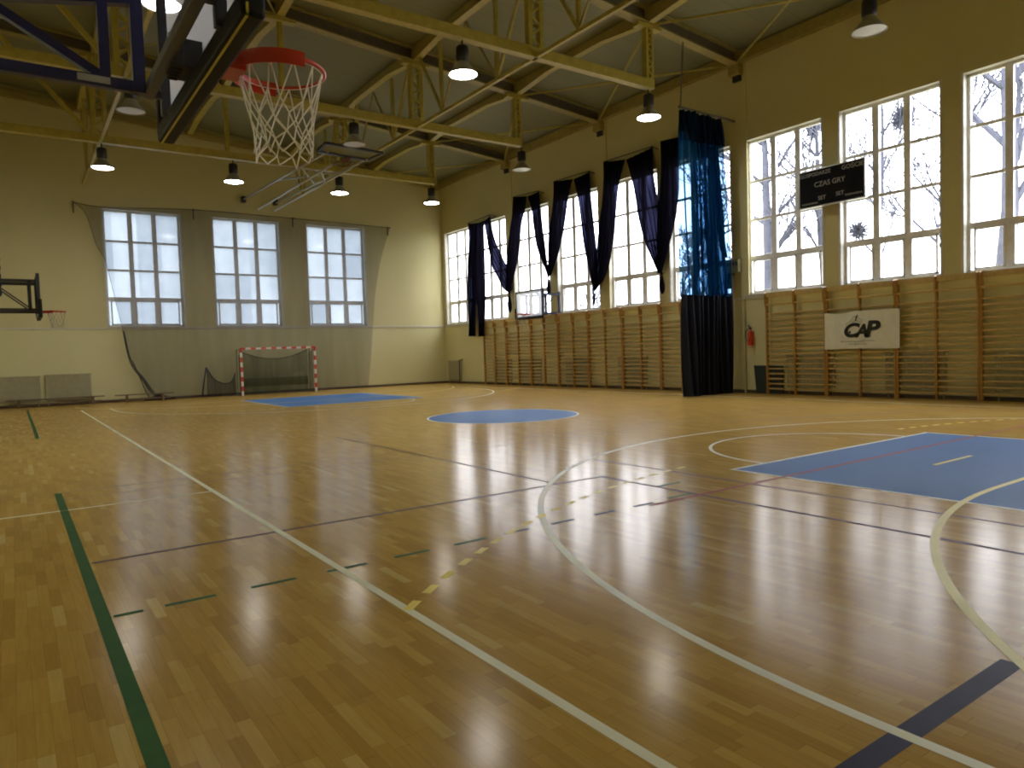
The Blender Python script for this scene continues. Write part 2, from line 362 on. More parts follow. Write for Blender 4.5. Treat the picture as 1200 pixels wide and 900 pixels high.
def window(n, axis, a, c, wall, glassmat):
    """frame, mullions, opening sashes in the bottom row; glazing 0.25 behind the wall face"""
    pl = wall + 0.25
    P = (lambda u, w, z: (w, u, z)) if axis == 'y' else (lambda u, w, z: (u, w, z))
    def B(m, u0, u1, w0, w1, z0, z1):
        p, q = P(u0, w0, z0), P(u1, w1, z1); m.box(min(p[0], q[0]), max(p[0], q[0]), min(p[1], q[1]), max(p[1], q[1]), z0, z1, 'frame')
    o = bpy.data.objects.new('window_%d' % n, None); C.objects.link(o); o.location = P((a + c) / 2, pl, ZB); struct(o)
    m = MB(); w = c - a; zt = ZB + 1.06
    for u in (a - mg, c): B(m, u, u + mg, pl - 0.05, pl + 0.06, ZB - mg, ZT + mg)
    for z in (ZB - mg, ZT): B(m, a - mg, c + mg, pl - 0.05, pl + 0.06, z, z + mg)
    for i in (1, 2):
        u = a + w * i / 3; B(m, u - 0.085, u + 0.085, pl - 0.05, pl + 0.05, ZB, ZT)
    B(m, a, c, pl - 0.058, pl + 0.058, zt - 0.075, zt + 0.075)
    rows = [zt + (ZT - zt) * i / 3 for i in (1, 2)]
    for z in rows: B(m, a, c, pl - 0.03, pl + 0.03, z - 0.042, z + 0.042)
    f = struct(m.build('window_frame', o, 0.008))
    m = MB()
    for i in range(3):
        u0, u1 = a + w * i / 3 + 0.07, a + w * (i + 1) / 3 - 0.07
        for s in (u0, u1 - 0.05): B(m, s, s + 0.05, pl - 0.07, pl + 0.02, ZB, zt - 0.05)
        for z in (ZB, zt - 0.11): B(m, u0, u1, pl - 0.07, pl + 0.02, z, z + 0.055)
    struct(m.build('sash', o, 0.006))
    m = MB(); m.quad(P(a, pl, ZB), P(c, pl, ZB), P(c, pl, ZT), P(a, pl, ZT), glassmat); struct(m.build('window_glass', o))
    m = MB(); p, q = P(a - mg - .03, wall - 0.07, 0), P(c + mg + .03, pl - 0.05, 0)
    m.box(min(p[0], q[0]), max(p[0], q[0]), min(p[1], q[1]), max(p[1], q[1]), ZB - mg - 0.04, ZB - mg + 0.004, 'sill'); struct(m.build('window_sill', o, 0.006))
    # pale casing on the wall face around the opening
    m = MB()
    for u in (a - mg - 0.06, c + mg):
        p, q = P(u, wall - 0.012, 0), P(u + 0.06, wall + 0.02, 0)
        m.box(min(p[0], q[0]), max(p[0], q[0]), min(p[1], q[1]), max(p[1], q[1]), ZB - mg, ZT + mg + 0.04, 'sill')
    struct(m.build('window_casing', o))
for i, (a, c) in enumerate(WY): window(i + 1, 'y', a, c, W, 'glass')
for i, (a, c) in enumerate(WX): window(len(WY) + i + 1, 'x', a, c, L, 'frosted')

# rails round the hall at sill height, skirting at the floor
def strp(name, x0, x1, y0, y1, z0, z1, mat, bevel=0.006): return struct(bx(name, mat, x0, x1, y0, y1, z0, z1, None, bevel))
strp('trim_1', XL, W, L - 0.05, L, 2.94, 3.01, 'trim')
strp('trim_2', W - 0.05, W, YN, L - 0.05, 2.92, 3.0, 'trim')
strp('baseboard_far', XL, W, L - 0.03, L, 0, 0.10, 'skirting')
strp('baseboard_right', W - 0.03, W, YN, L - 0.03, 0, 0.10, 'skirting')
strp('baseboard_left', XL, XL + 0.03, YN, L - 0.03, 0, 0.10, 'skirting')
for i, y in enumerate((14.06, 20.3, 26.55)):                  # shallow wall piers under the trusses
    strp('trim_%d' % (i + 3), W - 0.03, W + 0.01, y - 0.28, y + 0.28, 3.0, 10.2, 'wall', 0.0)
for i, y in enumerate((13.95,)): strp('trim_%d' % (i + 6), W - 0.06, W, y - 0.03, y + 0.03, 0.0, 2.95, 'pipe')

# ------------------------------------------------------------------ court markings (paint on the floor: children of the floor)
Z1 = 0.0004
def mark(name, mat, polys, lay=1):
    b = MB()
    for p in polys: b.poly([(x, y, Z1 * lay) for x, y in p], mat)
    return struct(b.build(name, FLOOR))
def rect(x0, x1, y0, y1): return [(x0, y0), (x1, y0), (x1, y1), (x0, y1)]
def arc(cx, cy, r, w, a0, a1, n=64):
    out = []
    for i in range(n):
        t0, t1 = (math.radians(a0 + (a1 - a0) * k / n) for k in (i, i + 1))
        out.append([(cx + q * math.cos(t), cy + q * math.sin(t)) for q, t in ((r - w / 2, t0), (r + w / 2, t0), (r + w / 2, t1), (r - w / 2, t1))])
    return out
def hl(y, x0, x1, w=0.05): return rect(x0, x1, y - w / 2, y + w / 2)
def vl(x, y0, y1, w=0.05): return rect(x - w / 2, x + w / 2, y0, y1)
def disc(cx, cy, r, n=72): return [(cx + r * math.cos(2 * PI * k / n), cy + r * math.sin(2 * PI * k / n)) for k in range(n)]
XC, YC = 9.5, 13.92
YB, YF = -0.12, 27.96
mark('basketball_sideline', 'cream', [vl(1.84, YB, YF, 0.055)], 3)
mark('basketball_sideline', 'white', [vl(17.16, YB, YF, 0.055)], 3)
mark('basketball_baseline', 'white', [hl(YB, 1.81, 17.19)], 3)
mark('basketball_baseline', 'white', [hl(YF, 1.81, 17.19, 0.03)], 3)
mark('halfway_line', 'brown', [hl(YC, 1.86, 17.14, 0.03)], 2)
mark('bench_line', 'cream', [hl(8.72, XL + 0.1, 1.82, 0.045)], 3)
mark('center_circle', 'blue', [disc(XC, YC, 1.76)], 3)
mark('center_circle_ring', 'white', arc(XC, YC, 1.785, 0.05, 0, 360), 4)
for s in (1, -1):
    fy = lambda y: YC + s * (y - YC)
    flip = lambda ps: [[(x, fy(y)) for x, y in p][::(1 if s == 1 else -1)] for p in ps]
    mark('painted_key', 'blue', flip([rect(7.05, 11.95, YB + 0.03, 5.46)]), 2)
    mark('key_border', 'white', flip([vl(7.05, YB, 5.485), vl(11.95, YB, 5.485), hl(5.46, 7.03, 11.97)]), 4)
    mark('free_throw_arc', 'white', flip(arc(XC, 5.46, 1.8, 0.05, 0, 180, 40)), 3)
    mark('three_point_line', 'cream', flip(arc(XC, 1.28, 6.80, 0.06, 0, 180, 90) + [vl(2.70, YB, 1.28, 0.06), vl(16.3, YB, 1.28, 0.06)]), 3)
    gy = -3.3
    mark('goal_area_line', 'pale_yellow', flip(arc(8.0, gy, 6.28, 0.06, 90, 171, 50) + arc(11.0, gy, 6.28, 0.06, 9, 90, 50) + [hl(gy + 6.28, 8.0, 11.0, 0.06)]), 5)
    d = []
    for k in range(26):
        a0 = 97.22 + k * 1.83
        if 8.0 + 9.37 * math.cos(math.radians(a0)) < 1.93: break
        d += arc(8.0, gy, 9.37, 0.06, a0, a0 + 1.0, 2)
    for k in range(20): d += arc(11.0, gy, 9.37, 0.06, 83 - k * 1.83 - 1.0, 83 - k * 1.83, 2)
    mark('free_throw_dashes', 'yellow', flip(d), 4)
    mark('seven_metre_mark', 'pale_yellow', flip([hl(3.99, 8.92, 9.92)]), 5)
    mark('green_sideline', 'green', flip([vl(0.37, -2.0, 9.95, 0.075)]), 3)
mark('thin_cross_line', 'brown', [hl(9.98, 0.33, 17.5, 0.028)], 2)
mark('thin_cross_line', 'brown', [hl(9.45, 0.41, 17.5, 0.028)], 2)
mark('purple_court_line', 'purple', [hl(6.23, 0.42, 5.66, 0.05), vl(5.63, -2, 6.23, 0.05)], 2)
mark('purple_court_line', 'purple', [vl(6.46, -2, 7.3, 0.04)], 2)
mark('purple_court_line', 'brown', [vl(4.96, 6.26, 12.95, 0.045)], 2)
mark('red_court_line', 'red_line', [hl(4.75, 4.9, 18.3, 0.05)], 4)
mark('red_court_line', 'purple', [[(11.4, 9.0), (11.43, 9.05), (16.8, 6.62), (16.77, 6.57)]], 1)
mark('green_dashes', 'green', [hl(4.81, 0.42, 0.58, 0.05)] + [hl(4.81, 0.70 + 0.52 * k, 1.0 + 0.52 * k, 0.05) for k in range(5)], 2)
mark('navy_dashes', 'navy', [hl(4.82, 3.26 + 0.5 * k, 3.52 + 0.5 * k, 0.045) for k in range(4)], 2)
mark('green_dashes', 'green', [hl(4.86, 5.27, 5.66, 0.05), hl(5.35, 5.6, 6.0, 0.05)], 1)
mark('navy_goal_line', 'navy', [hl(1.32, 2.0, 3.70, 0.095)], 2)

# ------------------------------------------------------------------ roof steel
PX = (14.85, 10.9, 6.66, 2.7)                                 # post lines across the hall
TY = (7.85, 14.06, 20.3, 26.55)                               # trusses along the hall
def laced(b, x, y, z0, z1, half, mat):
    """two channels with zigzag lacing between"""
    for s in (-1, 1): b.bar((x + s * half, y, z0), (x + s * half, y, z1), half * 0.75, 0.16, mat, (0, 1, 0))
    n = max(3, int((z1 - z0) / (half * 1.5)))
    for i in range(n):
        s = 1 if i % 2 else -1; h = (z1 - z0) / n
        for yy in (-0.07, 0.07): b.bar((x - s * half, y + yy, z0 + h * i), (x + s * half, y + yy, z0 + h * (i + 1)), 0.05, 0.012, mat, (0, 1, 0))
ordn = {7.85: 'nearest', 14.06: 'first in view, ending beside the tall blue curtain', 20.3: 'middle one, with the folded backboard just beyond it', 26.55: 'last one before the far wall'}
for y in TY:
    t = thing('roof_truss', (W - 3.96, y, 8.67), 'yellow steel roof truss across the hall, ' + ordn[y], 'roof truss', 'steel roof trusses')
    if y < 8:                                                # beyond the top of the frame: unseen roof truss, kept with the shell
        for k in ('label', 'category', 'group'): del t[k]
        t.name = 'unseen_roof_truss'; struct(t)
    b = MB(); b.bar((XL, y, 8.8), (14.98, y, 8.8), 0.22, 0.25, 'steel'); b.build('bottom_chord', t, 0.01)
    b = MB()
    za, zb = roof_z(XL), roof_z(W)
    for off, wd, th, mt in ((0.02, 0.30, 0.04, 'steel_dull'), (0.21, 0.03, 0.36, 'steel_grey'), (0.41, 0.30, 0.04, 'steel_dull')):
        b.bar((XL, y, za + off), (W, y, zb + off), wd, th, mt)
    b.build('rafter', t)
    for i, x in enumerate(PX):
        b = MB(); z1 = roof_z(x)
        if i in (1, 3): laced(b, x, y, 8.92, z1, 0.17, 'steel')
        elif i == 0: laced(b, x, y, 8.72, z1, 0.1, 'steel')
        else: b.bar((x, y, 8.92), (x, y, z1), 0.13, 0.13, 'steel', (0, 1, 0))
        b.build('post', t)
        b = MB(); b.bar((x - 0.45, y, z1 - 0.06), (x + 0.45, y, roof_z(x + 0.45) + 0.0), 0.24, 0.1, 'steel'); b.build('gusset', t)
    b = MB(); b.bar((2.5, y, 8.85), (0.1, y, roof_z(0.1)), 0.12, 0.12, 'steel'); b.build('diagonal', t)
    b = MB(); b.box(W - 0.25, W, y - 0.2, y + 0.2, roof_z(W) - 0.28, roof_z(W), 'steel_dull'); b.box(W - 0.12, W, y - 0.14, y + 0.14, roof_z(W) - 0.46, roof_z(W) - 0.28, 'dark_steel'); b.build('wall_bracket', t, 0.01)
ylines = (7.85, 14.06, 20.3, 26.55, L)
for x, lab in ((10.9, 'yellow steel lattice girder along the middle of the roof'), (2.7, 'yellow steel lattice girder along the roof, left of the middle one')):
    t = thing('lattice_girder', (x, 20.3, 8.8), lab, 'girder', 'lengthwise roof girders')
    b = MB(); b.bar((x, 8.02, 8.72), (x, L, 8.72), 0.09, 0.09, 'steel'); b.build('bottom_chord', t)
    zt = roof_z(x) + 0.05
    for y0, y1 in zip(ylines, ylines[1:]):
        n0, n1, ym = y0 + 1.65, y1 - 1.65, (y0 + y1) / 2
        for n, e in ((n0, y0), (n1, y1)):
            b = MB(); b.bar((x, n, 8.75), (x, n, zt), 0.09, 0.09, 'steel', (1, 0, 0)); b.build('upright', t)
            b = MB(); b.bar((x, n, 8.75), (x, e + (0.35 if e < n else -0.35), zt), 0.07, 0.07, 'steel', (1, 0, 0)); b.build('diagonal', t)
            b = MB(); b.bar((x, n, 8.75), (x, ym, zt), 0.05, 0.05, 'steel_dull', (1, 0, 0)); b.build('diagonal', t)
nm = ('nearest the windows', 'over the middle girder', 'left of the middle girder', 'leftmost')
for x, k in zip(PX, nm):
    b = MB()
    for y0, y1 in zip(ylines, ylines[1:]):                     # purlin with haunches by each truss
        z = roof_z(x); ys = (y0, y0 + 0.9, y0 + 1.8, y1 - 1.8, y1 - 0.9, y1); dz = (0.0, 0.1, 0.2, 0.2, 0.1, 0.0)
        for i in range(5):
            for sx in (-0.11, 0.11): b.quad((x + sx, ys[i], z + dz[i]), (x + sx, ys[i + 1], z + dz[i + 1]), (x + sx, ys[i + 1], z + 0.42), (x + sx, ys[i], z + 0.42), 'steel_dull')
            b.quad((x - 0.11, ys[i], z + dz[i]), (x + 0.11, ys[i], z + dz[i]), (x + 0.11, ys[i + 1], z + dz[i + 1]), (x - 0.11, ys[i + 1], z + dz[i + 1]), 'steel')
    tag(b.build('roof_purlin'), 'haunched yellow purlin running the length of the roof, ' + k, 'purlin', 'lengthwise purlins')
b = MB(); b.box(W - 0.2, W, YN, L, roof_z(W) + 0.08, roof_z(W) + 0.4, 'steel_dull'); tag(b.build('eaves_beam'), 'dull yellow eaves beam along the top of the window wall', 'beam')
b = MB(); b.bar((XL, L - 0.12, roof_z(XL) + 0.1), (W - 0.2, L - 0.12, roof_z(W - 0.2) + 0.1), 0.2, 0.26, 'steel_dull'); tag(b.build('gable_beam'), 'sloping yellow beam along the top of the far wall', 'beam')
bl = ('beside the rightmost window', 'over the tall blue curtain', 'over the middle black drapes', 'in the far corner')
for (y0, y1), k in zip(zip(ylines, ylines[1:]), bl):
    t = thing('roof_brace', (16.8, (y0 + y1) / 2, 10.3), 'crossed thin yellow roof brace rods ' + k, 'brace', 'crossed roof braces')
    for a, c in ((y0, y1), (y1, y0)):
        tb('rod', 'steel', [(W - 0.15, a, roof_z(W) + 0.05), (14.9, c, roof_z(14.9) + 0.02)], 0.035, t)
    if y0 < 8: continue
    t = thing('roof_brace', (4.7, (y0 + y1) / 2, 11.2), 'crossed thin roof brace rods on the left side, ' + k.replace('beside', 'level with').replace('over', 'level with'), 'brace', 'crossed roof braces')
    for a, c in ((y0, y1), (y1, y0)):
        tb('rod', 'steel_dull', [(2.75, a, roof_z(2.75) + 0.02), (6.6, c, roof_z(6.6) + 0.02)], 0.03, t)

# ------------------------------------------------------------------ lamps
def make_lamp(x, y, on, label):
    t = thing('pendant_lamp', (x, y, 7.88), label, 'lamp', 'high bay pendant lamps')
    tb('hanger', 'dark_steel', [(x, y, 8.66), (x, y, 8.52)], 0.02, t)
    b = MB(); b.lathe((x, y, 7.88), [(0.02, 0.66), (0.13, 0.64), (0.15, 0.6), (0.15, 0.34), (0.12, 0.28)], 'black', 20, True, True); b.build('housing', t)
    b = MB(); b.lathe((x, y, 7.88), [(0.12, 0.3), (0.15, 0.24), (0.22, 0.15), (0.29, 0.07), (0.325, 0.0), (0.335, 0.0)], 'reflector', 28); b.build('reflector', t)
    b = MB(); b.lathe((x, y, 7.88), [(0.0, 0.015), (0.16, 0.012), (0.31, 0.02)], 'lamp_on' if on else 'lamp_off', 28); b.build('lens', t)
for x, y, on, k in (
    (14.83, 7.85, 0, 'unlit bell lamp hanging high above the scoreboard'),
    (14.83, 14.06, 1, 'lit bell lamp hanging beside the tall blue curtain top'),
    (8.8, 14.06, 1, 'largest lit bell lamp, under the middle of the nearest roof truss'),
    (2.52, 14.06, 1, 'lit bell lamp glaring through the near glass backboard'),
    (15.0, 20.3, 0, 'unlit bell lamp above the black drapes by the right wall'),
    (8.77, 20.3, 0, 'unlit bell lamp behind the folded ceiling backboard'),
    (2.8, 20.3, 0, 'unlit bell lamp just under the blue basket arm'),
    (14.83, 26.55, 1, 'lit bell lamp in the far right corner of the hall'),
    (10.77, 26.55, 1, 'lit bell lamp under the folded ceiling backboard, third from left along far truss'),
    (6.82, 26.55, 1, 'lit bell lamp between the white hoop net and the far windows'),
    (2.74, 26.55, 1, 'leftmost lit bell lamp, above the left far window')): make_lamp(x, y, on, k)

# ------------------------------------------------------------------ baskets
def ring_net(b, cx, cy, cz, mat, r=0.0042, n=12, drop=0.46):
    lev = [(0.0, 0.222), (-0.19, 0.182), (-0.275, 0.162), (-0.345, 0.152), (-0.405, 0.150), (-drop, 0.156)]
    rr = random.Random(3)
    jit = {}
    def P(k, i):
        i2 = i % (2 * n)
        if (k, i2) not in jit: jit[(k, i2)] = (rr.uniform(-.05, .05), rr.uniform(-.010, .010), rr.uniform(-.018, .018)) if k else (0, 0, 0)
        ja, jr, jz = jit[(k, i2)]
        z, q = lev[k]; a = PI * (i / n + ja)
        return Vector((cx + (q + jr) * math.cos(a), cy + (q + jr) * math.sin(a), cz + z + jz))
    for i in range(n):
        for s in (1, -1):
            j = 2 * i; pts = [P(0, j) + Vector((0, 0, -0.01))]
            for k in range(1, len(lev)):
                j += s; s2 = s if k % 2 else s
                pts.append(P(k, j))
            fine = []
            for p, q in zip(pts, pts[1:]):
                for u in (0, 0.5): m = p.lerp(q, u); fine.append(m)
            fine.append(pts[-1]); b.tube(fine, r, mat, 5)
    b.tube([Vector((cx + 0.222 * math.cos(2 * PI * k / 24), cy + 0.222 * math.sin(2 * PI * k / 24), cz - 0.012)) for k in range(24)], 0.002, mat, 4, True)

# near basket: acrylic board in a padded steel frame on blue wall arms (board faces +x)
bxf, by, bz0, bh, bw2 = 0.885, 3.85, 2.885, 1.05, 0.94
t = thing('wall_basket', (XL, by, 2.9), 'basketball basket with red rim and black padded backboard on blue arms, nearest the camera', 'basket', 'side wall baskets')
b = MB(); b.box(bxf - 0.03, bxf - 0.012, by - bw2, by + bw2, bz0 + 0.05, bz0 + bh, 'board_glass'); bo = b.build('backboard', t)
b = MB()                                                     # padding wrapped round the lower edge and up the sides
b.box(bxf - 0.085, bxf + 0.01, by - bw2 - 0.03, by + bw2 + 0.03, bz0 - 0.035, bz0 + 0.065, 'pad')
for s in (-1, 1): b.box(bxf - 0.085, bxf + 0.01, by + s * bw2 - 0.035, by + s * bw2 + 0.035, bz0, bz0 + 0.27, 'pad')
b.build('edge_pad', bo, 0.015)
b = MB(); b.box(bxf - 0.068, bxf - 0.058, by - bw2 - 0.034, by + bw2 + 0.034, bz0 - 0.038, bz0 - 0.03, 'stripe')
for s in (-1, 1): b.box(bxf - 0.068, bxf - 0.058, by + s * (bw2 + 0.027), by + s * (bw2 + 0.034), bz0 - 0.038, bz0 + 0.27, 'stripe')
b.build('yellow_piping', bo)
b = MB()                                                     # steel frame behind the acrylic
for s in (-0.65, 0.65): b.bar((bxf - 0.085, by + s, bz0 + 0.03), (bxf - 0.085, by + s, bz0 + bh), 0.05, 0.05, 'dark_steel', (0, 1, 0))
for z in (bz0 + bh - 0.03,): b.bar((bxf - 0.07, by - bw2 + 0.03, z), (bxf - 0.07, by + bw2 - 0.03, z), 0.06, 0.06, 'dark_steel')
b.build('board_frame', bo, 0.006)
cx, cy, cz = 1.265, by + 0.03, 3.05
b = MB(); b.tube([(cx + 0.232 * math.cos(2 * PI * k / 48), cy + 0.232 * math.sin(2 * PI * k / 48), cz) for k in range(48)], 0.0105, 'red', 10, True)
b.box(bxf + 0.01, cx - 0.2, cy - 0.09, cy + 0.09, cz - 0.06, cz + 0.015, 'red'); rm = b.build('rim', t)
b = MB()                                                     # deep band round the back half of the ring
a0, a1 = math.radians(78), math.radians(282)
for q in (0.244, 0.250):
    rows = [[(cx + q * math.cos(a0 + (a1 - a0) * k / 30), cy + q * math.sin(a0 + (a1 - a0) * k / 30), cz + z) for k in range(31)] for z in (-0.045, 0.03)]
    b.grid(rows, 'red')
rows = [[(cx + q * math.cos(a0 + (a1 - a0) * k / 30), cy + q * math.sin(a0 + (a1 - a0) * k / 30), cz - 0.045) for k in range(31)] for q in (0.244, 0.250)]
b.grid(rows, 'red'); b.build('rim_band', rm)
b = MB(); ring_net(b, cx, cy, cz, 'cord'); b.build('net', t)
b = MB(); b.box(bxf - 0.13, bxf - 0.03, by - 0.07, by + 0.13, bz0 + 0.06, bz0 + 0.2, 'black')
for k in range(5): b.box(bxf - 0.17, bxf - 0.12, by - 0.08 + k * 0.045, by - 0.065 + k * 0.045, bz0 + 0.05, bz0 + 0.19 + 0.03 * (k % 3), 'black')
b.build('rim_mount', t, 0.006)
for y in (3.02, 4.35):
    a = one('support_arm', 'blue_steel', lambda b, m: (b.bar((XL, y, 3.0), (bxf - 0.24, y, 3.0), 0.05, 0.06, m), b.bar((XL, y, 3.60), (bxf - 0.24, y, 3.60), 0.05, 0.06, m)), t, 0.006)
    brr('diagonal', 'blue_steel', (-0.5, y, 3.58), (bxf - 0.42, y, 3.03), 0.045, 0.045, a)
    brr('upright', 'blue_steel', (bxf - 0.40, y, 3.0), (bxf - 0.40, y, 3.6), 0.05, 0.05, a)
    brr('brace', 'blue_steel', (XL, y, 3.07), (bxf - 0.26, y + 0.0, 3.46), 0.055, 0.05, a)
    brr('end_post', 'blue_steel', (bxf - 0.24, y, 2.97), (bxf - 0.24, y, 3.9), 0.06, 0.06, a)
    if y > by: bx('maker_plate', 'alu', bxf - 0.53, bxf - 0.38, y - 0.03, y - 0.027, 2.985, 3.02, a)
b = MB(); b.bar((0.70, 2.9, 3.0), (0.70, 4.42, 3.0), 0.055, 0.055, 'dark_steel'); b.build('hinge_tube', t, 0.006)
b = MB(); b.bar((0.70, 2.9, 3.85), (0.70, 4.42, 3.85), 0.055, 0.055, 'dark_steel'); b.build('hinge_tube', t, 0.006)
for y in (3.2, 4.5):
    for z in (3.03, 3.85): b = MB(); b.bar((0.66, y, z), (bxf - 0.07, y, z), 0.04, 0.04, 'dark_steel'); b.build('hinge_pin', t, 0.006)

# the two farther side baskets (left seen edge-on, right seen through its board)
def side_basket(sx, xb, wall, y, label, armcol, glass):
    t = thing('wall_basket', (wall, y, 2.9), label, 'basket', 'side wall baskets')
    X = lambda d: xb + sx * d                                # d: distance in front of the board
    zb = 2.92
    b = MB(); x0, x1 = sorted((X(-0.02), X(0.0))); b.box(x0, x1, y - 0.92, y + 0.92, zb, zb + 1.08, glass); bo = b.build('backboard', t)
    b = MB()
    for s in (-1, 1): b.bar((X(-0.04), y + s * 0.9, zb), (X(-0.04), y + s * 0.9, zb + 1.08), 0.08, 0.08, armcol, (0, 1, 0))
    for z in (zb + 0.02, zb + 1.06): b.bar((X(-0.04), y - 0.9, z), (X(-0.04), y + 0.9, z), 0.06, 0.05, armcol)
    b.build('board_frame', bo)
    b = MB(); x0, x1 = sorted((X(-0.06), X(0.03))); b.box(x0, x1, y - 0.95, y + 0.95, zb - 0.08, zb + 0.02, 'pad')
    for s in (-1, 1): b.box(x0, x1, y + s * 0.93 - 0.03, y + s * 0.93 + 0.03, zb, zb + 0.4, 'pad')
    b.build('edge_pad', bo, 0.01)
    rx = X(0.385)
    b = MB(); b.tube([(rx + 0.232 * math.cos(2 * PI * k / 32), y + 0.232 * math.sin(2 * PI * k / 32), 3.05) for k in range(32)], 0.014, 'red', 8, True)
    x0, x1 = sorted((X(0.03), X(0.18))); b.box(x0, x1, y - 0.1, y + 0.1, 3.0, 3.07, 'red')
    for s in (-1, 1): b.bar((X(0.05), y + s * 0.08, 3.03), (X(0.30), y + s * 0.22, 3.04), 0.012, 0.06, 'red')
    b.build('rim', t)
    b = MB(); ring_net(b, rx, y, 3.05, 'hoop_net', 0.004); b.build('net', t)
    for s in (-0.45, 0.45):
        a = one('support_arm', armcol, lambda b, m: (b.bar((wall, y + s, 3.06), (X(-0.06), y + s, 3.06), 0.07, 0.08, m), b.bar((wall, y + s, 3.84), (X(-0.06), y + s, 3.84), 0.07, 0.08, m)), t)
        brr('upright', armcol, (X(-0.22), y + s, 3.06), (X(-0.22), y + s, 3.84), 0.07, 0.07, a)
        brr('wall_post', armcol, (wall - sx * -0.06, y + s, 2.95), (wall - sx * -0.06, y + s, 3.95), 0.08, 0.08, a)
        brr('diagonal', armcol, (X(-0.22), y + s, 3.1), (X(-1.05), y + s, 3.8), 0.035, 0.035, a)
    return t
t = side_basket(1, 0.72, XL, 23.62, 'small far basket on black arms, its backboard edge-on, left of the far windows', 'dark_steel', 'black')
b = MB(); b.bar((-0.16, 23.62, 3.45), (-0.16, 23.62, 4.9), 0.08, 0.08, 'dark_steel', (0, 1, 0))
for k in range(6): b.box(-0.125, -0.105, 23.55, 23.69, 3.5 + 0.22 * k, 3.6 + 0.22 * k, 'blue_steel')
b.build('mast', t)
brr('mast_stay', 'dark_steel', (XL, 23.62, 4.7), (-0.16, 23.62, 4.7), 0.06, 0.06, t)
side_basket(-1, 17.5, W, 23.5, 'glass backboard with red rim on navy arms above the wall bars under the black drapes', 'navy_steel', 'board_glass')

# ceiling basket folded up under the roof: board nearly level, drop pipes back to hinges by the far wall
t = thing('ceiling_basket', (9.4, 22.2, 8.2), 'folded ceiling basket with dark framed board tucked up under the roof', 'basket')
b = MB(); f = [Vector(p) for p in ((8.44, 22.47, 8.19), (8.45, 21.78, 8.27), (10.38, 21.78, 8.22), (10.24, 22.57, 8.16))]
n = Vector((0, 0, 1)); b.quad(*[tuple(p) for p in f], 'board_glass'); bo = b.build('backboard', t)
b = MB(); 
for p, q in zip(f, f[1:] + f[:1]): b.bar(p, q, 0.09, 0.08, 'dark_steel')
b.build('board_frame', bo)
b = MB(); b.tube([(9.45 + 0.23 * math.cos(2 * PI * k / 24), 22.95 + 0.22 * math.sin(2 * PI * k / 24), 8.03 - 0.03 * math.sin(2 * PI * k / 24)) for k in range(24)], 0.022, 'dark_red', 6, True)
b.bar((9.45, 22.5, 8.12), (9.45, 22.75, 8.04), 0.2, 0.05, 'dark_red'); b.build('rim', t)
for p in (((8.75, 22.4, 8.2), (8.75, 32.55, 8.62)), ((10.15, 22.5, 8.16), (10.15, 32.55, 8.58)), ((9.1, 23.0, 7.95), (9.1, 31.6, 8.05)), ((9.8, 23.0, 7.95), (9.8, 31.6, 8.05))): tb('drop_pipe', 'alu', p, 0.04, t)
for z0, z1 in (((8.75, 25.0, 8.3), (10.15, 27.5, 8.35)), ((10.15, 25.0, 8.28), (8.75, 27.5, 8.38)), ((9.1, 24, 7.97), (9.8, 25.5, 8.0))): tb('cross_pipe', 'alu', (z0, z1), 0.03, t)
for x in (9.1, 9.8): tb('hinge_hanger', 'alu', ((x, 26.55, 8.0), (x, 26.55, 8.7)), 0.03, t)
for x in (8.75, 10.15): b = MB(); b.box(x - 0.08, x + 0.08, 32.5, L, 8.5, 8.75, 'dark_steel'); b.build('hinge_plate', t)

# ------------------------------------------------------------------ wall bars
bar_things = []
def wall_bar_unit(y1, ln):
    """double section: three uprights, rungs right across, plank at the top; y1 far end, running towards the camera"""
    t = thing('wall_bars', (W, y1 - ln / 2, 0), 'wall bars', 'wall bars', 'wall bar units along the window wall')
    for i in range(3):
        y = y1 - 0.03 - (ln - 0.06) * i / 2
        w = 0.045
        b = MB()
        prof = [(W - 0.1, 0.0), (W - 0.2, 0.0), (W - 0.2, 2.55), (W - 0.26, 2.75), (W - 0.26, 3.02), (W - 0.18, 3.06), (W - 0.1, 3.06)]
        n0 = len(b.v)
        for s in (-w / 2, w / 2): b.v += [(x, y + s, z) for x, z in prof]
        k = len(prof); b.face(tuple(range(n0, n0 + k)), 'wood'); b.face(tuple(range(n0 + k, n0 + 2 * k))[::-1], 'wood')
        for j in range(k): b.face((n0 + j, n0 + (j + 1) % k, n0 + k + (j + 1) % k, n0 + k + j), 'wood')
        b.build('upright', t)
    for k in range(16):
        z = 0.16 + 0.15 * k
        b = MB(); b.bar((W - 0.155, y1, z), (W - 0.155, y1 - ln, z), 0.03, 0.045, 'rung'); b.build('rung', t, 0.008)
    b = MB(); b.bar((W - 0.22, y1, 2.68), (W - 0.22, y1 - ln, 2.68), 0.03, 0.045, 'rung'); b.build('rung', t, 0.008)
    b = MB(); b.bar((W - 0.19, y1, 2.97), (W - 0.19, y1 - ln, 2.97), 0.03, 0.14, 'rung'); b.build('top_plank', t)
    return t
first = wall_bar_unit(28.76, 1.90)
spots = [(28.76, 'far end unit, beside the hanging black strips'), (26.86, 'second unit from the far end'), (24.96, 'unit under the glass side basket'), (23.06, 'fourth unit from the far end, under the second drape knot'),
         (21.16, 'third unit to the left of the tall blue curtain'), (19.26, 'second unit to the left of the tall blue curtain'), (17.36, 'unit next to and partly behind the tall blue curtain')]
for i, (y1, k) in enumerate(spots):
    t = first if i == 0 else copy_tree(first)
    t.location = (W, y1 - 0.95, 0); t['label'] = 'orange wooden wall bars, ' + k
first2 = wall_bar_unit(13.10, 1.93)
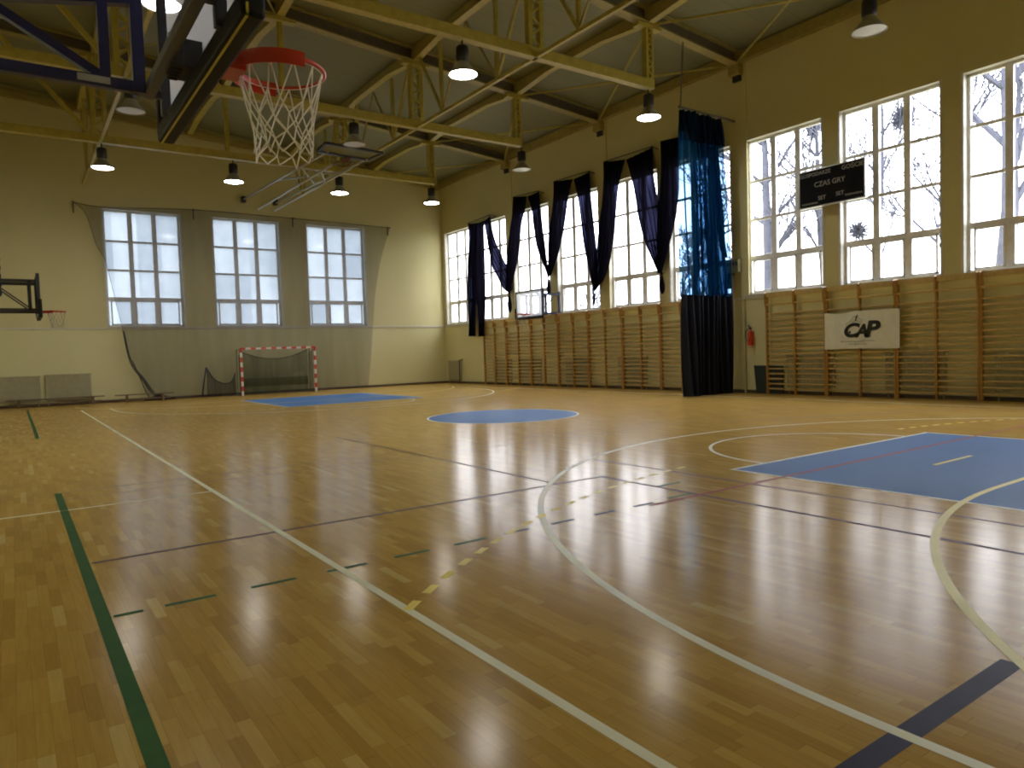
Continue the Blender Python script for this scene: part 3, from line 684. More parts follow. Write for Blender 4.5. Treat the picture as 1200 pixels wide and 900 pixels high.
for i, (y1, k) in enumerate([(13.10, 'unit in front of the dark bin'), (11.17, 'unit carrying the white banner'), (9.24, 'unit just right of the white banner'), (7.31, 'rightmost unit, cut by the edge')]):
    t = first2 if i == 0 else copy_tree(first2)
    t.location = (W, y1 - 0.965, 0); t['label'] = 'orange wooden wall bars, ' + k

# ------------------------------------------------------------------ radiators, benches
def radiator(axis, u0, u1, wall, z0, z1, label, group):
    P = (lambda u, d: (u, wall - d)) if axis == 'x' else (lambda u, d: (wall - d, u))
    t = thing('radiator', (*P((u0 + u1) / 2, 0.05), z0), label, 'radiator', group)
    def B(m, a, c, d0, d1, za, zb, mt):
        p, q = P(a, d0), P(c, d1); m.box(min(p[0], q[0]), max(p[0], q[0]), min(p[1], q[1]), max(p[1], q[1]), za, zb, mt)
    m = MB(); B(m, u0, u1, 0.03, 0.07, z0, z1, 'radiator'); n = int((u1 - u0) / 0.07)
    for i in range(n):
        u = u0 + (u1 - u0) * (i + 0.5) / n; B(m, u - 0.022, u + 0.022, 0.07, 0.085, z0 + 0.04, z1 - 0.04, 'radiator')
    m.build('panel', t, 0.006)
    m = MB(); B(m, u0 - 0.02, u1 + 0.02, 0.02, 0.09, z1 - 0.03, z1 + 0.02, 'radiator'); m.build('top_grille', t)
    for u in (u0 + 0.08, u1 - 0.08):
        m = MB(); p = P(u, 0.05); m.tube([(p[0], p[1], 0.0), (p[0], p[1], z0 + 0.02)], 0.016, 'radiator', 8); m.build('pipe', t)
radiator('x', -0.95, 0.86, L, 0.2, 1.16, 'cream radiator on the far wall, at the left edge', 'far wall radiators')
radiator('x', 1.02, 2.55, L, 0.2, 1.18, 'cream radiator on the far wall, second from the left edge', 'far wall radiators')
radiator('y', 31.15, 32.4, W, 0.15, 1.15, 'cream radiator in the far right corner of the hall', 'window wall radiators')
for yc, k in ((27.4, 'first section of wall bars at the far end'), (25.2, 'second section from the far end'), (22.0, 'bars beneath the third drape'), (18.9, 'bars beneath the fourth drape'), (11.75, 'first wall bars, right of the dark mat'), (8.85, 'bars just right of the banner'), (6.3, 'bars at the right edge')):
    radiator('y', yc - 0.75, yc + 0.75, W + 0.008, 0.2, 1.18, 'pale radiator behind the ' + k, 'window wall radiators')
tb_pipe = MB(); tb_pipe.tube([(W - 0.25, 30.98, 0.0), (W - 0.25, 30.98, 1.18), (W - 0.05, 30.98, 1.22)], 0.025, 'dark_steel', 8); tag(tb_pipe.build('heating_pipe'), 'thin dark upright pipe beside the far corner radiator', 'pipe')
def bench(x0, x1, y, label):
    t = thing('gym_bench', ((x0 + x1) / 2, y, 0), label, 'bench', 'low benches by the far wall')
    bx('seat', 'dark_wood', x0, x1, y - 0.13, y + 0.13, 0.27, 0.31, t, 0.006)
    bx('rail', 'dark_wood', x0 + 0.1, x1 - 0.1, y - 0.04, y + 0.04, 0.08, 0.14, t)
    for x in (x0 + 0.4, x1 - 0.4): bx('leg', 'dark_wood', x - 0.04, x + 0.04, y - 0.12, y + 0.12, 0.0, 0.27, t)
bench(-0.25, 2.95, L - 0.4, 'low dark bench in front of the two left radiators')
bench(3.3, 5.4, L - 0.72, 'low dark bench below the left far window')

# ------------------------------------------------------------------ drapes on the window wall
XD = W - 0.3
D = {
'1A': ([(29.61, 7.83), (29.78, 5.03), (29.92, 2.36)], [(28.80, 7.71), (29.0, 5.4), (29.25, 2.34)]),
'1B': ([(28.95, 7.71), (29.05, 5.4), (29.02, 2.31)], [(28.19, 7.75), (28.29, 4.89), (28.49, 2.31)]),
'1R': ([(28.26, 7.73), (28.22, 7.28), (27.98, 6.45), (27.66, 5.61), (27.27, 4.98), (26.89, 4.43), (26.49, 4.21)], [(27.72, 7.89), (27.56, 7.29), (27.32, 6.63), (26.87, 5.91), (26.49, 5.44), (26.18, 4.87), (26.15, 4.29)]),
'2L': ([(25.72, 8.35), (25.89, 7.67), (26.08, 6.75), (26.26, 5.83), (26.43, 5.2), (26.49, 4.24)], [(24.72, 8.19), (24.81, 7.66), (25.12, 7.05), (25.33, 6.19), (25.64, 5.19), (26.08, 4.36)]),
'2R': ([(24.75, 8.19), (24.56, 7.61), (24.36, 6.78), (24.11, 5.84), (23.84, 5.23), (23.49, 4.66)], [(23.93, 8.24), (23.86, 7.77), (23.76, 6.83), (23.64, 5.78), (23.47, 5.01), (23.29, 4.64)]),
'3L': ([(22.85, 8.41), (23.01, 7.43), (23.21, 6.32), (23.36, 5.46), (23.46, 4.65)], [(21.65, 8.25), (21.95, 7.47), (22.26, 6.44), (22.69, 5.37), (23.17, 4.62)]),
'3R': ([(21.67, 8.26), (21.44, 7.14), (21.22, 6.11), (21.02, 5.06), (20.85, 4.21), (20.62, 3.83)], [(20.73, 8.35), (20.68, 7.72), (20.6, 6.73), (20.49, 5.74), (20.43, 4.98), (20.42, 3.94)]),
'4L': ([(19.86, 8.5), (20.07, 6.64), (20.32, 5.23), (20.41, 4.82), (20.62, 3.83)], [(18.71, 8.32), (19.08, 7.33), (19.47, 5.27), (19.83, 4.3), (20.47, 3.78)]),
'4R': ([(18.74, 8.33), (18.47, 7.35), (18.2, 6.31), (17.9, 5.3), (17.6, 4.57), (17.29, 4.09)], [(17.44, 8.45), (17.39, 7.42), (17.22, 6.37), (17.18, 5.75), (17.15, 4.95), (17.13, 4.07)]),
'5L': ([(17.0, 8.52), (17.08, 6.98), (17.21, 5.31), (17.23, 4.67), (17.25, 4.08)], [(16.17, 8.44), (16.22, 6.74), (16.43, 5.65), (16.81, 4.61), (17.05, 4.06)]),
'5R': ([(15.27, 8.78), (14.97, 7.08), (14.8, 5.7), (14.66, 4.61), (14.47, 4.26)], [(14.73, 8.6), (14.64, 7.01), (14.5, 5.65), (14.42, 4.84), (14.34, 4.24)]),
}
def resample(p, n):
    p = [Vector((a, c)) for a, c in p]; q = [0.0]
    for a, c in zip(p, p[1:]): q.append(q[-1] + (c - a).length)
    # Catmull-Rom through the points
    out = []
    for i in range(n):
        t = q[-1] * i / (n - 1); k = max(j for j in range(len(p) - 1) if q[j] <= t + 1e-9)
        u = (t - q[k]) / max(1e-9, q[k + 1] - q[k])
        p0, p1, p2, p3 = p[max(k - 1, 0)], p[k], p[k + 1], p[min(k + 2, len(p) - 1)]
        out.append(0.5 * ((2 * p1) + (p2 - p0) * u + (2 * p0 - 5 * p1 + 4 * p2 - p3) * u * u + (3 * p1 - p0 - 3 * p2 + p3) * u ** 3))
    return out
def drape(b, key, mat, xoff=0.0, folds=5, n=26, w=31):
    a, c = (resample(p, n) for p in D[key]); rows = []
    for i in range(n):
        wid = (a[i] - c[i]).length; r = []
        for j in range(w):
            s = j / (w - 1); p = a[i].lerp(c[i], s)
            amp = 0.02 + 0.05 * min(1, i / 8); 
            r.append((XD + xoff + amp * math.sin(2 * PI * folds * s + 0.4 * math.sin(i * 0.3)) + 0.03 * math.sin(i * 0.35 + s * 3), p.x, p.y))
        rows.append(r)
    b.grid(rows, mat)
def knot(b, y, z0, z1, wd, mat):
    zz = [(0.4, 0.0), (0.16, 0.12), (0.3, 0.3), (0.5, 0.6), (0.45, 0.85), (0.15, 1.0)]
    b.lathe((XD, y, 0), [(wd * r, z0 + (z1 - z0) * f) for r, f in zz], mat, 12, True, True)
def curtain(label, keys, tail=None, offs=None):
    z = max(D[k][0][0][1] for k in keys); y = D[keys[0]][0][0][0]
    t = thing('window_drape', (XD, y, z), label, 'curtain', 'black drapes over the tall windows')
    for i, k in enumerate(keys):
        b = MB(); drape(b, k, 'curtain', (offs or [0] * 9)[i]); b.build('cloth_leg', t)
    ys = [D[k][0][0][0] for k in keys] + [D[k][1][0][0] for k in keys]; zs = [D[k][0][0][1] for k in keys]
    b = MB(); b.tube([(XD, max(ys) + 0.03, zs[0] + 0.01), (XD, min(ys) - 0.03, D[keys[-1]][1][0][1] + 0.01)], 0.018, 'cable', 8); b.build('rod', t)
    for yy in (max(ys), min(ys)):
        zz = zs[0] + 0.01 if yy == max(ys) else D[keys[-1]][1][0][1] + 0.01
        b = MB(); b.bar((XD, yy, zz), (W, yy, zz - 0.05), 0.03, 0.03, 'dark_steel'); b.build('bracket', t)
    if tail:
        b = MB(); knot(b, *tail, 'curtain'); b.build('knotted_tail', t)
curtain('black drape nearest the far corner, two strips hanging straight and one swept aside', ['1A', '1B', '1R'], (26.3, 4.25, 3.3, 0.22), [0, 0.02, 0.05])
curtain('second black drape from the far corner, parted in the middle', ['2L', '2R'], (23.42, 4.68, 3.8, 0.18), [-0.05, 0.03])
curtain('third black drape from the far corner, parted into two legs', ['3L', '3R'], (20.63, 3.8, 3.23, 0.13), [-0.05, 0.03])
curtain('largest parted black drape, left of the tall blue curtain', ['4L', '4R'], (17.11, 4.08, 3.35, 0.2), [-0.05, 0.03])
curtain('single black drape hanging against the left edge of the tall blue curtain', ['5L'], None, [-0.06])
curtain('navy drape tip showing at the right edge of the tall blue curtain', ['5R'])

# divider curtain drawn up against the wall: blue mesh above, grey vinyl below
t = thing('divider_curtain', (17.3, 14.2, 0), 'tall hall divider curtain, sheer blue mesh above and dark grey vinyl below', 'curtain')
YD = 14.2
def fold_sheet(b, x0t, x1t, x0b, x1b, ztl, ztr, zb, mat, folds, amp, ph=0.0, n=20, w=121, yoff=0.0):
    rows = []
    for i in range(n):
        u = i / (n - 1); r = []
        for j in range(w):
            s = j / (w - 1); x = (x0t + (x0b - x0t) * u) * (1 - s) + (x1t + (x1b - x1t) * u) * s
            zt = ztl + (ztr - ztl) * s
            ss = s + 0.018 * math.sin(9 * s + 3 * u + ph)
            r.append((x, YD + yoff + amp * (0.6 + 0.4 * u) * math.sin(2 * PI * folds * ss + ph) + 0.05 * math.sin(17 * s + ph + 1.5 * u), zt + (zb - zt) * u))
        rows.append(r)
    b.grid(rows, mat)
b = MB(); fold_sheet(b, 16.28, 18.05, 16.24, 18.38, 8.40, 8.36, 2.98, 'blue_sheer', 9, 0.12); b.build('mesh_panel', t)
b = MB(); fold_sheet(b, 16.95, 18.05, 17.55, 18.4, 8.38, 8.36, 2.98, 'blue_sheer', 5, 0.10, 1.0, yoff=0.16); b.build('mesh_panel', t)
b = MB(); fold_sheet(b, 16.3, 18.03, 16.3, 18.1, 8.42, 8.38, 7.55, 'navy_cloth', 9, 0.12, 0.0, 6, yoff=-0.02); b.build('header_band', t)
b = MB(); fold_sheet(b, 16.22, 18.40, 16.24, 18.30, 3.04, 3.04, 0.02, 'vinyl', 10, 0.13, 0.5, yoff=-0.03)
fold_sheet(b, 16.5, 18.36, 16.6, 18.25, 3.02, 3.02, 0.02, 'vinyl', 7, 0.11, 2.0, yoff=0.2); b.build('vinyl_skirt', t)
b = MB(); b.bar((16.22, YD, 8.47), (W, YD, 8.45), 0.05, 0.06, 'steel_grey'); b.build('curtain_track', t)
brr('track_hanger', 'steel_grey', (16.3, YD, 8.5), (16.3, 14.06, roof_z(16.3)), 0.03, 0.03, t)

# ------------------------------------------------------------------ far wall net, goal
t = thing('ball_net', (9.0, 32.45, 0), 'large grey safety net hung across the far windows down to the floor', 'net')
top = resample([(2.29, 7.86), (3.41, 7.77), (6.67, 7.96), (10.94, 7.94), (15.72, 7.87)], 40)
left = resample([(2.29, 7.86), (2.67, 7.47), (2.98, 6.26), (3.25, 5.67), (3.46, 4.49), (3.71, 3.03), (3.87, 1.92), (4.07, 1.5), (4.5, 0.22), (4.7, 0.02)], 40)
right = resample([(15.72, 7.87), (15.19, 6.45), (14.8, 4.77), (14.58, 2.88), (14.43, 1.42), (14.24, 0.03)], 40)
rows = []
for i in range(40):
    r = []
    for j in range(40):
        s = j / 39; x = left[i].x * (1 - s) + right[i].x * s; u = i / 39
        zt = top[j].y; zl = left[i].y * (1 - s) + right[i].y * s
        z = zl + (zt - (left[0].y * (1 - s) + right[0].y * s)) * (1 - u)
        x += (top[j].x - (left[0].x * (1 - s) + right[0].x * s)) * (1 - u) ** 2
        r.append((x, 32.45 + 0.05 * math.sin(j * 0.9 + i * 0.1), z))
    rows.append(r)
b = MB(); b.grid(rows, 'net'); b.build('netting', t)
b = MB(); b.tube([(p.x, 32.45, p.y) for p in top], 0.015, 'net_dark', 6); b.build('top_cable', t)
b = MB(); b.tube([(p.x, 32.44, p.y) for p in left], [0.009 if p.y > 2.9 else 0.02 for p in left], 'net_dark', 6); b.build('edge_cord', t)
b = MB()
lw = resample([(3.75, 2.85), (3.95, 1.6), (4.35, 0.9), (4.75, 0.25), (5.2, 0.05)], 20); lw2 = resample([(4.1, 2.9), (4.6, 2.0), (5.2, 1.3), (5.45, 0.6), (5.5, 0.03)], 20)
0 and b.grid([[(lw[i].x * (1 - j / 8) + lw2[i].x * j / 8, 32.38 + 0.04 * math.sin(j), lw[i].y * (1 - j / 8) + lw2[i].y * j / 8) for j in range(9)] for i in range(20)], 'net')
b.tube([(p.x, 32.37, p.y) for p in lw], [0.03 + 0.05 * i / 19 for i in range(20)], 'net_dark', 8)
b.lathe((4.95, 32.38, 0.0), [(0.62, 0.0), (0.55, 0.06), (0.36, 0.12), (0.16, 0.2), (0.05, 0.3)], 'net_dark', 20)
b.v = [(x, y if z > 0.31 or abs(y - 32.38) < 0.02 else 32.38 + (y - 32.38) * 0.28, z) for x, y, z in b.v]; b.build('gathered_corner', t)
for x in (2.29, 6.67, 10.94, 15.72):
    z = {2.29: 7.86, 6.67: 7.96, 10.94: 7.94, 15.72: 7.87}[x]
    b = MB(); b.bar((x, L, z + 0.05), (x, 32.42, z), 0.05, 0.05, 'steel_grey'); b.bar((x, L - 0.02, z + 0.1), (x, L - 0.02, z - 0.35), 0.05, 0.03, 'steel_grey', (0, 1, 0)); b.build('bracket', t)
t = thing('ball_net', (7.3, 32.3, 0), 'small dark net with sagging top edge standing left of the goal', 'net')
tp = resample([(6.76, 1.28), (7.05, 0.78), (7.4, 0.57), (7.7, 0.58), (7.85, 0.75), (7.94, 1.0)], 24)
b = MB(); b.grid([[(p.x - (0.2 * (1 - k / 6) * (k < 99) * (1 if p.x < 7 else 0.1)) * 0 , 32.2 + 0.02 * math.sin(i), p.y * (1 - k / 6) + 0.01 * k / 6) for i, p in enumerate(tp)] for k in range(7)], 'net_dark'); b.build('netting', t)
b = MB(); b.tube([(p.x, 32.2, p.y) for p in tp], 0.025, 'cable', 6); b.build('edge_cord', t)
b = MB(); b.tube([(6.76, 32.2, 1.28), (6.62, 32.2, 0.5), (6.55, 32.2, 0.02)], 0.03, 'cable', 6); b.build('edge_cord', t)

gx0, gx1, gy, gz = 8.02, 11.24, 31.43, 2.06
t = thing('handball_goal', ((gx0 + gx1) / 2, gy, 0), 'red and white striped handball goal with green net by the far wall', 'goal')
def striped(b, a, c, n, first):
    a, c = Vector(a), Vector(c)
    for i in range(n): b.bar(a.lerp(c, i / n), a.lerp(c, (i + 1) / n), 0.085, 0.085, ('red', 'white_paint')[(i + first) % 2], (0, 1, 0))
b = MB(); striped(b, (gx0, gy, 0), (gx0, gy, gz), 10, 1); b.build('goal_post', t)
b = MB(); striped(b, (gx1, gy, 0), (gx1, gy, gz), 10, 1); b.build('goal_post', t)
b = MB(); striped(b, (gx0 - 0.04, gy, gz - 0.04), (gx1 + 0.04, gy, gz - 0.04), 15, 0); b.build('crossbar', t)
b = MB()
for x in (gx0, gx1): b.tube([(x, gy, gz - 0.05), (x, gy + 0.7, gz - 0.08), (x, gy + 0.86, 0.02), (x, gy, 0.02)], 0.02, 'steel_grey', 6)
b.tube([(gx0, gy + 0.86, 0.02), (gx1, gy + 0.86, 0.02)], 0.02, 'steel_grey', 6); b.build('rear_frame', t)
b = MB(); rows = []
for i in range(16):
    u = i / 15; r = []
    for j in range(33):
        s = j / 32; sag = 0.42 * (1 - (2 * s - 1) ** 2); x = gx0 + 0.1 + (gx1 - gx0 - 0.2) * s
        zt = gz - 0.12 - sag * 0.9
        r.append((x, gy + 0.66 + 0.12 * u + 0.03 * math.sin(9 * s), zt * (1 - u) + 0.03 * u))
    rows.append(r)
b.grid(rows, 'goal_net')
rows2 = []
for x, sg in ((gx0 + 0.06, 1), (gx1 - 0.06, -1)):
    rows2 = [[(x + sg * 0.12 * u * math.sin(3 * v), gy + 0.08 + 0.6 * v, (gz - 0.1 - 0.25 * v) * (1 - u) + 0.02) for v in [k / 8 for k in range(9)]] for u in [k / 10 for k in range(11)]]
    b.grid(rows2, 'goal_net')
b.build('net', t)
b = MB(); b.tube([(x, y, z) for x, y, z in rows[0]], 0.02, 'goal_net', 5); b.grid([[(p[0], p[1] - 0.02, z) for p in rows[7]] for z in (0.35, 0.72)], 'goal_net'); b.build('net_border', t)

# ------------------------------------------------------------------ text helper, banner, scoreboard
def text_mesh(name, body, size, mat, mw, parent, offset=0.0, shear=0.0, sx=1.0):
    cu = bpy.data.curves.new(name, 'FONT'); cu.body = body; cu.size = size; cu.align_x = 'CENTER'; cu.align_y = 'CENTER'
    cu.extrude = 0.002; cu.offset = offset; cu.shear = shear; cu.resolution_u = 4
    tmp = bpy.data.objects.new(name + '_tmp', cu); C.objects.link(tmp)
    dg = bpy.context.evaluated_depsgraph_get(); me = bpy.data.meshes.new_from_object(tmp.evaluated_get(dg))
    bpy.data.objects.remove(tmp)
    for v in me.vertices: v.co = mw @ Vector((v.co.x * sx, v.co.y, v.co.z))
    me.materials.clear(); me.materials.append(M[mat])
    o = bpy.data.objects.new(name, me); C.objects.link(o)
    if parent is not None: o.parent = parent; o.matrix_parent_inverse = Matrix.Translation(-abs_loc(parent))
    return o
def facing(x, y, z):                                         # text plane on the window wall, read from inside the hall
    return Matrix(((0, 0, -1, x), (-1, 0, 0, y), (0, 1, 0, z), (0, 0, 0, 1)))
XB = W - 0.275
t = thing('sports_banner', (XB, 10.13, 1.8), 'white cloth banner with black CAP logo hung on the wall bars', 'banner')
b = MB(); rows = []
for i in range(13):
    u = i / 12; r = []
    for j in range(31):
        s = j / 30; zt = 2.31 - 0.05 * math.sin(PI * min(1, s / 0.42)) * (s < 0.42) + 0.0; zb = 1.30 + 0.01 * math.sin(5 * s)
        r.append((XB + 0.008 * math.sin(7 * s + 3 * u), 11.15 - 2.04 * s, zt * (1 - u) + zb * u))
    rows.append(r)
b.grid(rows, 'banner'); bn = b.build('cloth', t)
xt = XB - 0.013
text_mesh('logo_letters', 'C', 0.50, 'ink', facing(xt, 10.42, 1.78), t, 0.022, 0.25, 1.15)
text_mesh('logo_letters', 'A', 0.46, 'ink', facing(xt, 10.10, 1.76), t, 0.022, 0.25, 1.0)
text_mesh('logo_letters', 'P', 0.56, 'ink', facing(xt, 9.84, 1.80), t, 0.024, 0.2, 1.2)
b = MB()
b.lathe((0, 0, 0), [(0.0, 0.0), (0.035, 0.0)], 'ink', 12); b.v = [(xt - 0.002, 10.42 + p[0], 1.75 + p[1]) for p in b.v]
F = lambda pts, w, mt: [b.bar((xt, p[0], p[1]), (xt, q[0], q[1]), 0.003, w, mt, Vector((0, (q[1] - p[1]), -(q[0] - p[0]))).normalized()) for p, q in zip(pts, pts[1:])]
F([(10.20, 2.20), (10.24, 2.12), (10.26, 2.05)], 0.03, 'ink')
F([(10.26, 2.06), (10.33, 2.02), (10.40, 1.94)], 0.014, 'ink_grey'); F([(10.25, 2.06), (10.16, 2.03), (10.08, 1.99)], 0.014, 'ink_grey')
F([(10.22, 2.17), (10.30, 2.16), (10.40, 2.05), (10.54, 1.94)], 0.014, 'ink_grey'); F([(10.21, 2.14), (10.12, 2.09), (10.06, 2.04)], 0.014, 'ink_grey')
b.build('logo_figure', t)
for z, a, c in ((1.505, 10.68, 9.70), (1.425, 10.45, 9.92)):
    y = a; b = MB()
    while y > c + 0.05:
        w = 0.03 + 0.05 * R.random(); b.box(xt - 0.001, xt + 0.001, y - w, y, z - 0.012, z + 0.012, 'ink_grey'); y -= w + 0.018
    b.build('print_line', t)
for y, z in ((11.13, 2.29), (9.13, 2.29)): 
    b = MB(); b.bar((XB, y, z), (W - 0.25, y, z + 0.05), 0.012, 0.03, 'blue_steel'); b.build('tie', t)

XS = W - 0.34
t = thing('scoreboard', (W, 10.88, 5.8), 'black electronic scoreboard with pale Polish lettering, mounted between two windows', 'scoreboard')
bx('case', 'score_face', XS, XS + 0.13, 9.94, 11.82, 5.30, 6.28, t, 0.006)
b = MB()
for y in (9.93, 11.82): b.box(XS - 0.01, XS + 0.13, y - 0.012, y + 0.024, 5.28, 6.30, 'alu')
for z in (5.275, 6.285): b.box(XS - 0.01, XS + 0.13, 9.93, 11.84, z - 0.012, z + 0.012, 'alu')
b.build('rim_frame', t)
for k, y, z, s in (('GOSPODARZE', 11.34, 6.16, 0.14), ('GO\u015aCIE', 10.27, 6.16, 0.165), ('CZAS GRY', 10.92, 5.86, 0.19), ('SET', 11.14, 5.48, 0.15), ('SET', 10.62, 5.50, 0.15), ('PRZEWINIENIA', 11.5, 5.37, 0.07), ('PRZEWINIENIA', 10.24, 5.42, 0.07)):
    text_mesh('lettering', k, s, 'score_text', facing(XS - 0.003, y, z), t, 0.001)
for y in (10.2, 11.55): brr('wall_bracket', 'dark_steel', (XS + 0.12, y, 5.8), (W + 0.2 if y > 11.4 or y < 10.6 else W, y, 5.8), 0.04, 0.3, t)
brr('wall_bracket', 'dark_steel', (XS + 0.12, 11.07, 6.2), (W, 11.07, 6.2), 0.04, 0.06, t)

# fire extinguisher, bin, control box
t = thing('fire_extinguisher', (W - 0.1, 13.69, 1.47), 'red fire extinguisher hung on the wall right of the tall curtain', 'fire extinguisher')
b = MB(); b.lathe((W - 0.12, 13.69, 1.47), [(0.0, 0.0), (0.075, 0.0), (0.085, 0.03), (0.085, 0.38), (0.06, 0.45), (0.025, 0.48), (0.025, 0.52)], 'red', 20); b.build('cylinder', t)
b = MB(); b.box(W - 0.15, W - 0.09, 13.66, 13.72, 1.98, 2.03, 'black'); b.bar((W - 0.12, 13.69, 2.04), (W - 0.26, 13.66, 2.10), 0.03, 0.02, 'black'); b.build('valve', t)
tb('hose', 'black', [(W - 0.13, 13.75, 2.0), (W - 0.16, 13.83, 1.9), (W - 0.16, 13.83, 1.7), (W - 0.14, 13.80, 1.62)], 0.014, t)
bx('wall_hook', 'dark_steel', W - 0.05, W, 13.66, 13.72, 1.8, 1.9, t)
t = thing('gym_mat', (W - 0.055, 13.1, 0), 'dark green mat stood on edge behind the first wall bars, right of the extinguisher', 'mat')
b = MB(); n0 = len(b.v); prof = [(12.62, 0.0), (13.54, 0.0), (13.62, 0.86), (12.60, 0.84)]
b.v += [(x, y, z) for x in (W - 0.085, W - 0.035) for y, z in prof]
b.face((n0, n0 + 1, n0 + 2, n0 + 3), 'bin'); b.face((n0 + 7, n0 + 6, n0 + 5, n0 + 4), 'bin')
for j in range(4): b.face((n0 + j, n0 + 4 + j, n0 + 4 + (j + 1) % 4, n0 + (j + 1) % 4), 'bin')
b.build('cover', t, 0.012)
t = thing('control_box', (W, 14.3, 3.9), 'cream control box with dark socket on the wall by the tall curtain', 'control box')
bx('casing', 'box', W - 0.22, W, 14.02, 14.5, 3.78, 4.18, t, 0.01)
b = MB()
for k in range(4): b.box(W - 0.23, W - 0.22, 14.06 + 0.11 * k, 14.12 + 0.11 * k, 3.98, 4.1, 'dark_steel')
b.build('vents', t)
b = MB(); b.box(W - 0.24, W - 0.1, 14.36, 14.56, 3.28, 3.76, 'black'); b.build('motor', t, 0.02)
brr('feed_pipe', 'pipe', (W - 0.03, 14.1, 3.78), (W - 0.03, 14.1, 3.0), 0.04, 0.04, t)
bx('foot_plate', 'box', W - 0.1, W, 14.3, 14.56, 3.70, 3.80, t)

# ------------------------------------------------------------------ winter trees outside the window wall
def tree(x, y, h, r, seed, label, lean=0.0, balls=(), fork=0.42):
    rr = random.Random(seed)
    t = thing('bare_tree', (x, y, -0.4), label, 'tree', 'bare trees outside the windows')
    tr, br = MB(), MB()
    def limb(p, d, ln, rad, lev):
        pts, rads = [p], [rad]; n = 4; q = p; dd = d
        for i in range(n):
            dd = (dd + Vector((rr.uniform(-.12, .12), rr.uniform(-.12, .12), rr.uniform(-.02, .12)))).normalized()
            q = q + dd * ln / n; pts.append(q); rads.append(max(0.02, rad * (1 - 0.5 * (i + 1) / n)))
        br.tube(pts, rads, 'bark' if lev < 2 else 'twig', 5 if lev < 2 else 3, caps=False)
        if lev < 4:
            k = 4 if lev < 3 else 3
            for i in range(k + (lev == 0)):
                j = rr.randint(1, n); a = rr.uniform(0, 2 * PI); s = rr.uniform(0.35, 0.8)
                o = dd.orthogonal().normalized(); o = o * math.cos(a) + dd.cross(o) * math.sin(a)
                limb(pts[j], (dd + o * s + Vector((0, 0, 0.15))).normalized(), ln * rr.uniform(0.5, 0.72), rads[j] * 0.62, lev + 1)
    p = Vector((x, y, -0.4)); pts, rads = [p], [r * 1.15]
    for i in range(8):
        u = (i + 1) / 8; p = p + Vector((rr.uniform(-.12, .12), lean * h / 8 + rr.uniform(-.12, .12), h / 8)); pts.append(p); rads.append(r * (1 - 0.8 * u))
    tr.tube(pts, rads, 'bark', 10)
    tr.build('trunk', t)
    for i in range(3, 9):
        for k in range(3 if i > 4 else 2):
            a = rr.uniform(0, 2 * PI); d = Vector((math.cos(a) * 0.8, math.sin(a), rr.uniform(0.55, 1.3))).normalized()
            limb(pts[i], d, h * rr.uniform(0.16, 0.26), rads[i] * 0.55, 1)
    br.build('branches', t)
    for (by_, bz_, s) in balls:
        m = MB()
        for k in range(420):
            d = Vector((rr.gauss(0, 1), rr.gauss(0, 1), rr.gauss(0, 1))).normalized(); c = Vector((x, by_, bz_))
            m.tube([c + d * s * 0.1, c + d * s * rr.uniform(0.5, 1.0)], 0.013, 'twig', 3, caps=False)
        for k in range(1): m.tube([c, Vector((x, by_ + 0.3, bz_ - s * 2))], 0.03, 'twig', 4)
        m.build('mistletoe_ball', t)
tree(32, 22.3, 16, 0.36, 11, 'bare tree with thick trunk behind the window just right of the tall curtain')
tree(34, 20.4, 15, 0.25, 12, 'slim forked bare tree with a mistletoe ball behind the scoreboard window', 0.02, [(20.9, 12.35, 0.55)])
tree(33, 16.9, 15, 0.16, 13, 'slender bare tree with low mistletoe behind the second window from right', 0.01, [(16.0, 11.35, 0.7), (18.1, 6.7, 0.6)])
tree(36, 15.6, 16, 0.2, 14, 'leaning bare tree seen beyond the right half of the second window from right', -0.03)
tree(31, 11.55, 18, 0.42, 15, 'big bare tree with the thickest trunk behind the rightmost window')
tree(34, 27.5, 12, 0.2, 16, 'thin bare tree seen through the sheer blue curtain')
tree(38, 33.5, 8, 0.18, 17, 'short bare tree low in the window beneath the largest black drape')
tree(40, 45, 6, 0.16, 18, 'small bare tree low in the windows near the far corner')

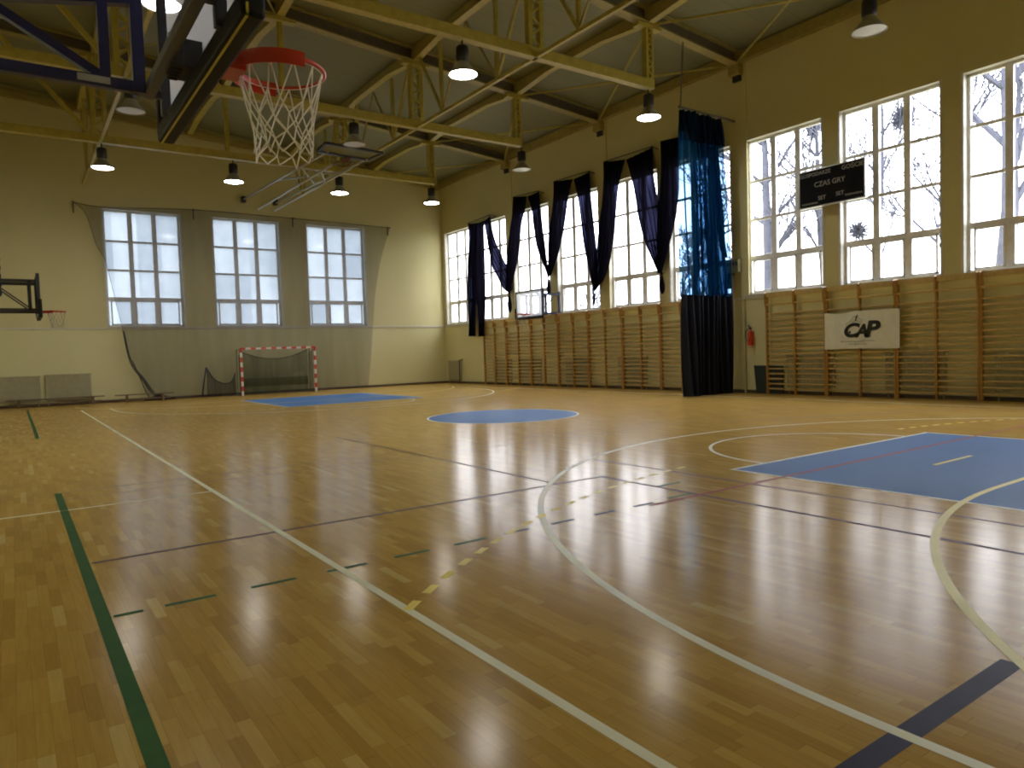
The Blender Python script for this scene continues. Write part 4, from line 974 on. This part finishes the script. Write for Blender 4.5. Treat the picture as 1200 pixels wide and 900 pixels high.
# ------------------------------------------------------------------ daylight, camera
wd = bpy.data.worlds.new('overcast'); bpy.context.scene.world = wd; wd.use_nodes = True
nt = wd.node_tree; nt.nodes.clear()
tc = nt.nodes.new('ShaderNodeTexCoord'); sp = nt.nodes.new('ShaderNodeSeparateXYZ'); nt.links.new(tc.outputs['Generated'], sp.inputs[0])
cr = nt.nodes.new('ShaderNodeValToRGB'); e = cr.color_ramp.elements
e[0].position = 0.0; e[0].color = (0.86, 0.88, 1.0, 1); e[1].position = 1.0; e[1].color = (1.0, 0.99, 1.0, 1)
nt.links.new(sp.outputs['Z'], cr.inputs[0])
bg = N(nt, 'ShaderNodeBackground', Strength=11.0); nt.links.new(cr.outputs[0], bg.inputs['Color'])
wo = nt.nodes.new('ShaderNodeOutputWorld'); nt.links.new(bg.outputs[0], wo.inputs['Surface'])

yaw, pitch, roll, h, f = 0.613, 0.0447, -0.032, 1.502, 831.3
fw = Vector((math.sin(yaw) * math.cos(pitch), math.cos(yaw) * math.cos(pitch), -math.sin(pitch)))
rt = Vector((math.cos(yaw), -math.sin(yaw), 0)); up = rt.cross(fw)
r2 = rt * math.cos(roll) + up * math.sin(roll); u2 = up * math.cos(roll) - rt * math.sin(roll)
cam = bpy.data.cameras.new('camera'); co = bpy.data.objects.new('camera', cam); C.objects.link(co)
cam.sensor_width = 36; cam.lens = 36 * f / 1200; cam.clip_start = 0.05; cam.clip_end = 300
mw = Matrix(((r2.x, u2.x, -fw.x, 0), (r2.y, u2.y, -fw.y, 0), (r2.z, u2.z, -fw.z, h), (0, 0, 0, 1)))
co.matrix_world = mw
sc = bpy.context.scene; sc.camera = co
sc.view_settings.view_transform = 'Standard'; sc.view_settings.look = 'None'; sc.view_settings.exposure = 0.0; sc.view_settings.gamma = 1.05
sc.cycles.max_bounces = 10; sc.cycles.diffuse_bounces = 6; sc.cycles.transparent_max_bounces = 16; sc.cycles.use_denoising = True
sc.cycles.filter_width = 2.0; sc.cycles.sample_clamp_indirect = 8.0; sc.cycles.caustics_reflective = False; sc.cycles.caustics_refractive = False
